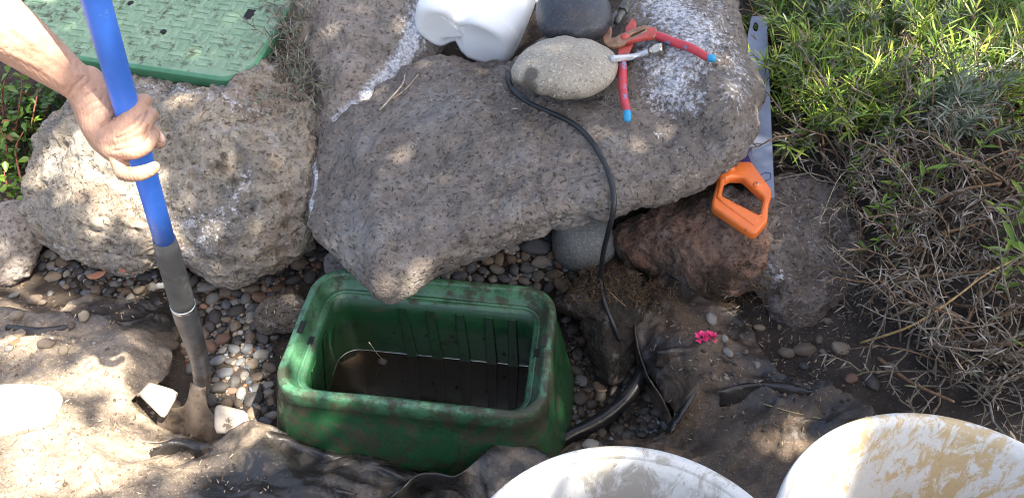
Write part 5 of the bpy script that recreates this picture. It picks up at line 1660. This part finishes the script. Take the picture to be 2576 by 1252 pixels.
dryc = [(2010, 120, 'dry stems inside the green bed next to the saw tip'), (2160, 250, 'dry stems at the lower edge of the green bed'), (2300, 230, 'dry stems in the middle of the green bed'), (2480, 200, 'dry stems inside the green bed at far right'), (2070, 400, 'dry grey twigs at the base of the saw blade'), (2180, 410, None), (2310, 390, None), (2440, 360, None), (2555, 330, 'dry grey twigs at the right edge below the green bed'), (2130, 500, 'dry grey twigs spilling onto the craggy boulder'), (2250, 500, None), (2380, 470, None), (2510, 470, None),
        (2320, 610, None), (2450, 600, None), (2560, 640, None), (2270, 720, None), (2380, 740, None), (2500, 760, None), (2330, 860, None), (2450, 870, None), (2560, 900, 'dry grey twigs above the right bucket at the right edge'), (2290, 560, None), (2420, 960, None)]
for i, (x, y, lab) in enumerate(dryc):
    if lab is None:
        bands = (('uppermost', 0, 440), ('second', 440, 570), ('third', 570, 680), ('fourth', 680, 800), ('lowest', 800, 1100))
        bn, lo_, hi_ = [b_ for b_ in bands if b_[1] <= y < b_[2]][0]
        k_ = sorted(c[0] for c in dryc if lo_ <= c[1] < hi_).index(x)
        lab = f'dead grey twigs, {ORD[k_]} from the left in the {bn} row of the dry patch'
    plant('dry_shrub', lab or 'dead grey twigs tangled in the dry patch at right', 'shrub', 'dead twigs in the dry patch at right', x, y, 75, (9 if x > 2330 and 560 < y < 830 else (26, 18, 22)[i % 3]), 200 + i, (.10, .34), 1.7, (-.25, -.35, -.12), .9, ((.0032, .0012, (.16, .105, .066)), (.0022, .0010, (.20, .165, .125)))[i % 2], ((.010, .030), (.0016, .0036)), DRY, step=(.03, .014, .02)[i % 3], start=.4, spread=1.0)
for i, (x, y, lab) in enumerate(((728, 70, 'dry grey grass tuft beside the access cover corner'), (722, 140, 'dry grey grass tuft in the gap between the two left boulders'), (748, 215, 'thin dry stems at the foot of the crusted boulder'))):
    plant('dry_shrub', lab, 'shrub', 'dry tufts between the left boulders', x, y, 42, 34, 260 + i, (.07, .17), 1.3, (.1, -.3, 0), .9, (.0014, .0008, (.24, .19, .13)), ((.014, .032), (.0018, .003)), DRY + GREYG, step=.009, start=.2, surf=True)

# broad bright leaves, each a part of its plant
def leaf_mesh(name, shape, ln=1.0, wd=.35, cup=.12, bend=.15, mat=None):
    ks = np.linspace(0, 1, 7)
    w = np.interp(ks, *shape) * wd / 2
    rows = []
    for kq, wq in zip(ks, w):
        y = kq * ln; z = -bend * kq ** 2
        rows += [(-wq, y, z + cup * wq), (0, y, z), (wq, y, z + cup * wq)]
    V = np.array(rows)
    i = (np.arange(6)[:, None] * 3 + np.arange(2)[None]).ravel()
    return make_mesh(name, V, [np.stack([i, i + 1, i + 4, i + 3], -1)], mat)
def leaf_mat(name, c1, c2, rough=.4):
    kk = NT(name)
    oi = kk.per_object()
    base = kk.ramp(kk.math('ADD', kk.math('MULTIPLY', kk.noise(1.5, 3), .4), kk.math('MULTIPLY', oi.outputs['Random'], .6)), [(.25, c1), (.75, c2)])
    kk.col(base).rough(rough)
    tr = kk.n('ShaderNodeBsdfTranslucent'); kk.l(base, tr.inputs['Color'])
    ms = kk.n('ShaderNodeMixShader'); ms.inputs['Fac'].default_value = .3
    kk.l(kk.b.outputs[0], ms.inputs[1]); kk.l(tr.outputs[0], ms.inputs[2]); kk.l(ms.outputs[0], kk.t.nodes['Material Output'].inputs['Surface'])
    return kk.m
LANCE = leaf_mesh('leaf', ([0, .15, .5, .85, 1], [.12, .55, 1, .5, .03]), 1, .26, .5, .12, leaf_mat('lance_leaf', (.10, .19, .025), (.22, .32, .04)))
OVAL = leaf_mesh('leaf', ([0, .2, .65, .9, 1], [.12, .45, 1, .75, .15]), 1, .60, .35, .10, leaf_mat('oval_leaf', (.055, .12, .015), (.15, .26, .03), .3))
OVALR = leaf_mesh('leaf', ([0, .2, .65, .9, 1], [.12, .45, 1, .75, .15]), 1, .60, .35, .10, leaf_mat('reddish_leaf', (.22, .07, .03), (.32, .16, .06), .4))
def leaf_obj(parent, mesh, pos, direction, size, roll):
    o = bpy.data.objects.new('leaf', mesh)
    COL.objects.link(o); o.parent = parent
    qd = Vector(direction).to_track_quat('Y', 'Z')
    o.rotation_mode = 'QUATERNION'
    from mathutils import Quaternion
    o.rotation_quaternion = qd @ Quaternion((0, 1, 0), roll)
    o.location = Vector(pos) - parent.location
    o.scale = (size, size, size)
rng = np.random.default_rng(77)
seedl = [(2180, 480, .10, 10, .034, 'leafy green seedling at the left of the dry twigs'), (2175, 545, .09, 12, .030, 'bright seedling just right of the craggy boulder'), (2235, 560, .12, 14, .036, 'tallest bright seedling among the dead twigs'),
         (2215, 610, .07, 8, .030, 'small seedling below the tallest bright one'), (2480, 570, .13, 9, .055, 'long leaved seedling at the right edge'), (2565, 560, .12, 9, .055, 'broad yellow green seedling cut by the right edge'),
         (2450, 705, .10, 10, .042, 'seedling beside the long straw stalk'), (1995, 395, .07, 6, .040, 'little sprout lying over the saw blade heel'), (2560, 850, .07, 7, .034, 'low seedling above the right bucket'), (2130, 645, .06, 6, .024, 'tiny seedling on the craggy boulder edge'), (2560, 400, .10, 9, .045, 'green shoot at the right edge under the green bed'), (2530, 500, .11, 10, .048, 'sprig at the right edge between two broad seedlings'), (2570, 690, .11, 10, .045, 'sprig at the right edge level with the straw stalk end'), (2500, 640, .10, 9, .04, 'sprig just above the long straw stalk'), (2300, 440, .10, 10, .035, 'sprig where the dry twigs begin below the bed'), (2400, 420, .1, 10, .035, 'second sprig along the top of the dry twigs')]
for x, y, h, n, sz, lab in seedl:
    b = on(x, y) if x < 2150 else ground_at(x, y + 40)
    h = h * 1.5; sz = sz * 1.15
    e = empty('seedling', b, lab, 'seedling', 'bright seedlings among the dry twigs')
    top = b + np.array([rng.normal() * .02, -.03 + rng.normal() * .02, h])
    P = catmull(np.array([b, (b + top) / 2 + rng.normal(size=3) * .008, top]), 5)
    world_part('stem', stems_mesh('stem', [P], .0018, .001, (.16, .2, .06), rng, 5), e)
    for k in range(n):
        s = .35 + .65 * k / (n - 1)
        p = P[min(len(P) - 1, int(s * (len(P) - 1)))]
        a = k * 2.4 + rng.uniform(-.3, .3)
        d = np.array([math.cos(a), math.sin(a), rng.uniform(.15, .8)])
        leaf_obj(e, LANCE, p, d, sz * rng.uniform(.75, 1.15), rng.uniform(-.5, .5))
# leafy ground cover behind the left boulder
gc = empty('groundcover_shrub', ground_at(60, 400), 'glossy round leaved ground cover plant left of the pinkish boulder', 'shrub')
paths = []
for pts in ([(40, 330, .06), (48, 270, .12), (55, 215, .16), (50, 175, .18)], [(75, 330, .05), (85, 280, .1), (95, 235, .13), (105, 205, .15)], [(10, 300, .06), (5, 240, .12), (15, 190, .16)], [(20, 420, .05), (15, 360, .12), (-5, 310, .16)], [(60, 480, .04), (45, 420, .09), (40, 370, .12), (60, 330, .14)],
            [(90, 460, .04), (95, 420, .07), (85, 370, .10)], [(30, 530, .03), (20, 480, .08), (10, 430, .12)], [(75, 520, .03), (70, 480, .06), (60, 450, .1)], [(110, 300, .04), (125, 260, .07), (140, 235, .09)], [(-10, 500, .05), (-20, 440, .12)]):
    W = []
    for x, y, dz in pts:
        g = ground_at(x, y)
        W.append(PT(x, y, project(g)[2] - dz * 1.1))
    P = catmull(np.array(W), 5)
    paths.append(P)
    world_part('stem', stems_mesh('stem', [P], .0026, .0014, (.25, .09, .06), rng, 6), gc)
    for k in range(20):
        s = k / 19
        p = P[min(len(P) - 1, int(s * (len(P) - 1)))] + rng.normal(size=3) * .006
        a = k * 2.4 + rng.uniform(-.4, .4)
        d = np.array([math.cos(a), math.sin(a) - .2, rng.uniform(.1, .9)])
        leaf_obj(gc, OVALR if rng.uniform() < .07 else OVAL, p, d, rng.uniform(.018, .030), rng.uniform(-.6, .6))
rg = np.random.default_rng(5)
pths = grow(40, 350, 150, 90, rg, (.04, .11), 1.0, (0, -.1, 0), .6)
V, f4, c = leaf_on_paths(pths, rg, .010, .1, (.012, .024), (.008, .014), .9, [((.04, .085, .015), 4), ((.07, .13, .02), 4), ((.12, .06, .03), 1)], (0, .3))
w = world_part('understorey', make_mesh('understorey', V, [f4], MAT['leaf'], False, col=c), gc); tag(w, kind='stuff')

# ------------------------------------------------------------------ straw stalks and twigs
def stalk(name, pts, r, col, label, cat='twig'):
    W = catmull(np.array([PT(x, y, t) for x, y, t in pts]), 6)
    V, f3, f4 = tube_data(W, np.linspace(r, r * .6, len(W)), 6)
    o = link(name, MB().add(V, f3, f4, col).mesh(name, MAT['twig'], use_col=True))
    return tag(o, label, cat)
def ht(x, y, l): return (x, y, hit(x, y) - l)
stalk('straw_stalk', [ht(2165, 862, .02), ht(2290, 820, .09), ht(2400, 750, .12), ht(2480, 690, .13), ht(2600, 630, .14)], .0026, (.42, .27, .12), 'long orange tan straw stalk crossing the dead twigs')
stalk('straw_stalk', [ht(2260, 200, .10), ht(2360, 130, .14), ht(2440, 85, .15), ht(2520, 50, .15)], .002, (.38, .34, .2), 'pale straw stalk across the green bed')
stalk('straw_stalk', [ht(2230, 500, .06), ht(2130, 430, .10), ht(2060, 560, .05)], .0014, (.34, .30, .2), 'thin bent straw near the base of the saw')
stalk('straw_stalk', [ht(1920, 1015, .006), ht(1990, 1035, .006), ht(2065, 1052, .006)], .0013, (.36, .31, .16), 'thin green straw lying on the muddy liner')
stalk('dry_twig', [ht(955, 278, .006), ht(985, 245, .012), ht(1012, 212, .012), ht(1020, 185, .010)], .0024, (.40, .33, .25), 'pale forked dry twig lying on the huge boulder')
stalk('dry_twig', [ht(985, 250, .008), ht(1020, 225, .008), ht(1052, 188, .008)], .0015, (.40, .33, .25), 'thin straight twig beside the forked one')
stalk('dry_twig', [(928, 860, depth_of(928, 860, .07)), (950, 890, depth_of(950, 890, .03)), (972, 912, depth_of(972, 912, .005))], .0008, (.38, .34, .24), 'thin straw sticking out of the water in the green box')
stalk('dry_twig', [ht(1480, 680, .012), ht(1540, 740, .02), ht(1575, 770, .012)], .0013, (.36, .26, .14), 'brown straw lying on the root mat beside the cable')
stalk('dry_twig', [ht(340, 1105, .008), ht(390, 1112, .012), ht(440, 1105, .012), ht(500, 1115, .008)], .0013, (.30, .24, .18), 'thin pale root on the liner left of the shovel blade')

for i_, (pts, lab) in enumerate((([ht(2160, 470, .02), ht(2230, 530, .07), ht(2300, 560, .09)], 'brown woody branch at the left of the dry patch'), ([ht(2290, 640, .05), ht(2370, 590, .09), ht(2470, 560, .1)], 'brown woody branch in the middle of the dry patch'),
                       ([ht(2260, 700, .06), ht(2380, 690, .09), ht(2500, 680, .1)], 'long level brown branch below the middle of the dry patch'), ([ht(2230, 760, .03), ht(2300, 700, .07), ht(2330, 620, .09)], 'steep brown branch at the lower left of the dry patch'),
                       ([ht(2340, 520, .07), ht(2410, 480, .1), ht(2520, 460, .1)], 'upper brown branch beneath the green bed'), ([ht(2210, 900, .03), ht(2290, 960, .05), ht(2400, 1010, .06)], 'low branch pointing at the right bucket'), ([ht(2420, 800, .06), ht(2330, 760, .08), ht(2240, 800, .04)], 'pale crooked branch above the right bucket'))):
    stalk('dead_branch', pts, .0042, (.21, .125, .07) if i_ % 3 else (.26, .19, .13), lab, 'branch')

# root mats
def roots(name, x, y, rx, ry, n, label, seed):
    r = np.random.default_rng(seed)
    mb = MB()
    for _ in range(n):
        a, q_ = r.uniform(0, 6.28), math.sqrt(r.uniform())
        px_, py_ = x + rx * q_ * math.cos(a), y + ry * q_ * math.sin(a)
        p = on(px_, py_, .002)
        P = [p]; d = rand_dirs(1, r)[0]; d[2] = abs(d[2]) * .6
        for k_ in range(7):
            d = d + r.normal(size=3) * .7; d[2] -= .12; d /= np.linalg.norm(d)
            P.append(P[-1] + d * r.uniform(.004, .009))
        V, f3, f4 = tube_data(np.array(P), r.uniform(.0005, .0010), 3, cap=False)
        mb.add(V, None, f4, np.array((.12, .082, .05)) * r.uniform(.4, 1.5))
    o = link(name, mb.mesh(name, MAT['twig'], use_col=True))
    return tag(o, kind='stuff')
roots('root_mat', 1520, 715, 85, 50, 330, 'tangled mat of fine brown roots on the wet stone under the cable', 31)
roots('root_mat', 1870, 720, 95, 60, 170, 'loose fine roots hanging below the reddish boulder', 32)
roots('root_mat', 1640, 745, 60, 40, 150, 'fine roots along the top edge of the muddy liner', 33)

# litter: needles, crumbs
r = np.random.default_rng(91)
B, D, C_ = [], [], []
for poly, n, cols in (([(1840, 480), (2000, 430), (2180, 620), (2180, 800), (2050, 830), (1900, 680)], 620, [(.26, .22, .18), (.13, .10, .08)]), ([(1600, 720), (1800, 720), (2200, 850), (2250, 1000), (1900, 1000), (1640, 900)], 420, [(.22, .17, .12), (.10, .07, .05), (.30, .26, .2)]),
                      ([(1640, 1000), (2100, 1000), (2100, 1120), (1700, 1130)], 70, [(.2, .16, .11)]), ([(1000, 170), (1330, 200), (1560, 250), (1600, 300), (1100, 300)], 160, [(.36, .32, .27), (.12, .09, .07)]), ([(0, 700), (420, 680), (420, 760), (0, 960)], 260, [(.32, .24, .15), (.14, .10, .07)]),
                      ([(0, 1000), (430, 1000), (700, 1240), (0, 1250)], 380, [(.30, .23, .15), (.12, .09, .06), (.4, .33, .24)]), ([(600, 20), (700, 20), (760, 300), (700, 240)], 120, [(.3, .26, .2)]), ([(450, 700), (800, 640), (690, 1050), (480, 1000)], 120, [(.34, .26, .16)]),
                      ([(90, 40), (560, 20), (590, 160), (300, 140)], 260, [(.06, .055, .035), (.10, .08, .05)])):
    P = np.asarray(poly, float); lo, hi = P.min(0), P.max(0)
    got = 0
    while got < n:
        x, y = r.uniform(lo[0], hi[0]), r.uniform(lo[1], hi[1])
        if not in_poly(np.array([[x, y]]), P)[0]: continue
        B.append(on(x, y, .003)); D.append(np.array([r.normal(), r.normal(), r.normal() * .25])); C_.append(np.array(cols[r.integers(len(cols))]) * r.uniform(.6, 1.3))
        got += 1
B = np.array(B); D = np.array(D); C_ = np.array(C_)
n = len(B)
V, f4, c = leaves_data(B, D, np.tile([0, -.3, 1.0], (n, 1)) + .4 * rand_dirs(n, r), r.uniform(.004, .014, n), r.uniform(.0012, .0028, n), r.uniform(-.2, .3, n), C_)
o = link('plant_litter', make_mesh('plant_litter', V, [f4], MAT['litter'], False, col=c)); tag(o, kind='stuff')

# dead leaves
DEAD = leaf_mesh('dead_leaf', ([0, .2, .55, .85, 1], [.1, .8, 1, .6, .05]), 1, .55, -.9, .25, MAT['dead_leaf'])
for x, y, s, a, lab in ((335, 690, .05, .4, 'curled brown dead leaf under the left boulder, nearest the shovel'), (268, 680, .045, 2.0, 'upright brown dead leaf under the left boulder'), (300, 672, .03, 4.0, 'small dead leaf under the front of the left boulder'), (190, 670, .04, 1.2, 'long rusty leaf at the foot of the left boulder'), (50, 848, .035, 3.0, 'yellow brown leaf on the dusty liner')):
    o = link('dead_leaf', DEAD); p = on(x, y, .008)
    o.location = p; o.scale = (s, s, s); o.rotation_euler = (random.uniform(.1, .8), random.uniform(-.4, .4), a)
    tag(o, lab, 'leaf', 'dead leaves at left')

# pink flowers
PET = leaf_mesh('petal', ([0, .3, .7, 1], [.3, .8, 1, .5]), 1, .6, .3, .2, MAT['pink'])
def flower(x, y, size, n, label):
    b = on(x, y, .006)
    mb = MB()
    V0 = np.array([v.co[:] for v in PET.vertices]); F0 = np.array([list(p.vertices) for p in PET.polygons])
    r = np.random.default_rng(int(x))
    for k in range(n):
        lobe = np.array([(-.5 if k % 2 else .5) * size * .8, 0, 0])
        d = rand_dirs(1, r)[0]; d[2] = abs(d[2])
        q_ = np.array(Vector(d).to_track_quat('Y', 'Z').to_matrix())
        mb.add((V0 * size * r.uniform(.28, .42)) @ q_.T + b + lobe * .9 + d * size * .42 * r.uniform(.5, 1) * np.array([1, .8, .7]), None, F0)
    fl = empty('flower', b, label, 'flower')
    world_part('petals', mb.mesh('petals', MAT['pink'], False), fl)
    V, f3, f4 = tube_data([b + np.array([0, 0, -.004]), b + np.array([0, -.004, .01])], .002, 6)
    world_part('stem', MB().add(V, f3, f4, (.1, .16, .05)).mesh('stem', MAT['twig'], use_col=True), fl)
flower(1777, 850, .026, 90, 'bright pink double flower head lying on the dark soil')
flower(2347, 345, .009, 14, 'tiny pink bud among the grey green shoots')
flower(2076, 596, .007, 12, 'tiny pink bud on the craggy boulder')

# ------------------------------------------------------------------ the tree that dapples the light (stands right of and behind the viewer)
LIT = []
def lit(p, rr): 
    q_ = p - SUN * ((p[2] - .25) / SUN[2]); LIT.append((q_[0], q_[1], rr))
for x, y, t, rr in ((-220, -80, .82, .09), (-100, 0, .86, .085), (0, 40, .9, .06), (50, 75, .915, .045), (100, 128, .93, .03), (140, 170, .955, .018), (228, 20, .87, .03), (262, 110, .92, .012)): lit(PT(x, y, t), rr)
N_ARM = len(LIT)
for x, y, z, rr in ((0, 880, .16, .05), (40, 1025, .2, .09), (100, 960, .165, .06), (120, 1090, .185, .07), (60, 1180, .21, .06), (200, 1050, .16, .05), (230, 1000, .15, .045), (275, 940, .14, .045), (300, 1085, .15, .05), (380, 1140, .14, .035), (330, 880, .12, .02),
                    (180, 1190, .2, .05), (285, 1165, .17, .04), (430, 1195, .14, .04), (20, 770, .13, .05), (90, 735, .10, .03), (40, 690, .10, .035), (490, 1180, .14, .025), (545, 1150, .14, .02), (590, 1130, .14, .015), (240, 1240, .19, .03), (40, 1245, .23, .03),
                    (400, 1005, .15, .05), (582, 1048, .128, .036), (600, 890, .03, .026), (575, 950, .03, .014), (640, 925, .03, .014), (560, 1005, .03, .014),
                    (700, 950, .27, .016), (735, 905, .27, .012), (772, 860, .27, .016), (785, 905, .2, .02), (725, 1050, .15, .028), (765, 1060, .13, .018), (765, 985, .27, .015), (850, 985, .27, .014), (1408, 1045, .1, .016), (1422, 1085, .06, .012), (1395, 1000, .18, .010),
                    (620, 1080, .14, .018), (905, 1165, .1, .016), (665, 1125, .14, .012), (1350, 1215, .68, .030), (1430, 1190, .69, .035), (1290, 1245, .68, .022), (1500, 1225, .65, .018), (1830, 1150, .13, .026), (1900, 1180, .15, .032), (1780, 1130, .11, .014),
                    (2100, 1150, .45, .08), (2250, 1120, .45, .10), (2200, 1200, .4, .08), (2400, 1100, .45, .08), (2500, 1120, .47, .07), (2050, 1220, .42, .06), (2020, 1150, .5, .04), (2300, 1250, .35, .1), (2560, 1110, .5, .05)): lit(PZ(x, y, z), rr)
for x, y, rr in ((230, 400, .06), (300, 440, .06), (340, 490, .045), (250, 480, .045), (400, 560, .04), (480, 595, .03), (200, 330, .04), (270, 545, .04), (430, 260, .03), (1440, 128, .002), (1120, 40, .05), (1230, 60, .06), (1250, 130, .03), (1180, 100, .03),
                 (150, 130, .05), (60, 230, .02), (100, 440, .03), (25, 480, .03), (90, 330, .015), (20, 640, .03), (1010, 715, .004)): lit(on(x, y), rr)
rq = np.random.default_rng(40)
for _ in range(46): lit(PZ(rq.uniform(2010, 2600), rq.uniform(-40, 330), .5), rq.uniform(.008, .035))
LIT = np.array(LIT)
r = np.random.default_rng(12)
N = 26000
cz = r.uniform(3.2, 4.6, N)
cc = np.array([0.05, 1.25])
gxy = np.column_stack([r.uniform(-1.75, 1.85, N), r.uniform(.0, 2.75, N)])
Lp = np.column_stack([gxy, np.full(N, .25)]) + SUN * ((cz - .25) / SUN[2])[:, None]
jit = gxy + .012 * r.normal(size=(N, 2))
keep = np.ones(N, bool)
blot = fbm(np.column_stack([gxy @ np.array([[14.0, 4.0], [-6.0, 9.0]]), np.zeros(N)]), 3)
for i_, (a, b, rr) in enumerate(LIT):
    gap = np.hypot(jit[:, 0] - a, jit[:, 1] - b) < rr + .022
    if i_ >= N_ARM and rr > .028 and a < -.3 and b < 1.35: gap &= blot < .5       # noise keeps leaves on the left, streaking sun gaps cut in the crown
    keep &= ~gap
keep &= fbm(np.column_stack([gxy * 6, np.zeros(N)]), 3) > -1.05
Lp = Lp[keep]; n = len(Lp)
ups = SUN + .5 * rand_dirs(n, r)
Vl, f4l, cl = leaves_data(Lp, np.cross(ups, rand_dirs(n, r)), ups, r.uniform(.05, .08, n), r.uniform(.03, .045, n), r.uniform(0, .2, n), np.tile([.06, .11, .025], (n, 1)) * r.uniform(.7, 1.3, (n, 1)), 2, (.4, 1, .2))
tree = empty('shade_tree', (3.6, -1.6, .2), 'leafy tree beside the viewer casting dappled shade over the pit', 'tree')
cr = world_part('crown', make_mesh('crown', Vl, [f4l], MAT['leaf'], False, col=cl), tree); tag(cr, kind='stuff')
mb = MB()
trunk = catmull(np.array([(3.6, -1.6, .15), (3.55, -1.55, 1.2), (3.4, -1.4, 2.3), (3.0, -1.0, 3.3), (2.4, -.4, 3.9)]), 6)
V, f3, f4 = tube_data(trunk, np.linspace(.13, .04, len(trunk)), 12); mb.add(V, f3, f4)
world_part('trunk', mb.mesh('trunk', MAT['bark']), tree)
for s, e in ((14, (1.0, -.6, 3.9)), (17, (1.2, .5, 4.1)), (20, (2.4, 1.0, 4.0)), (22, (3.2, .4, 4.0)), (16, (2.6, -1.2, 4.0))):
    P = catmull(np.array([trunk[s], (trunk[s] + np.array(e)) / 2 + np.array([0, 0, .12]), np.array(e)]), 6)
    V, f3, f4 = tube_data(P, np.linspace(.035, .008, len(P)), 8)
    world_part('limb', MB().add(V, f3, f4).mesh('limb', MAT['bark']), tree)
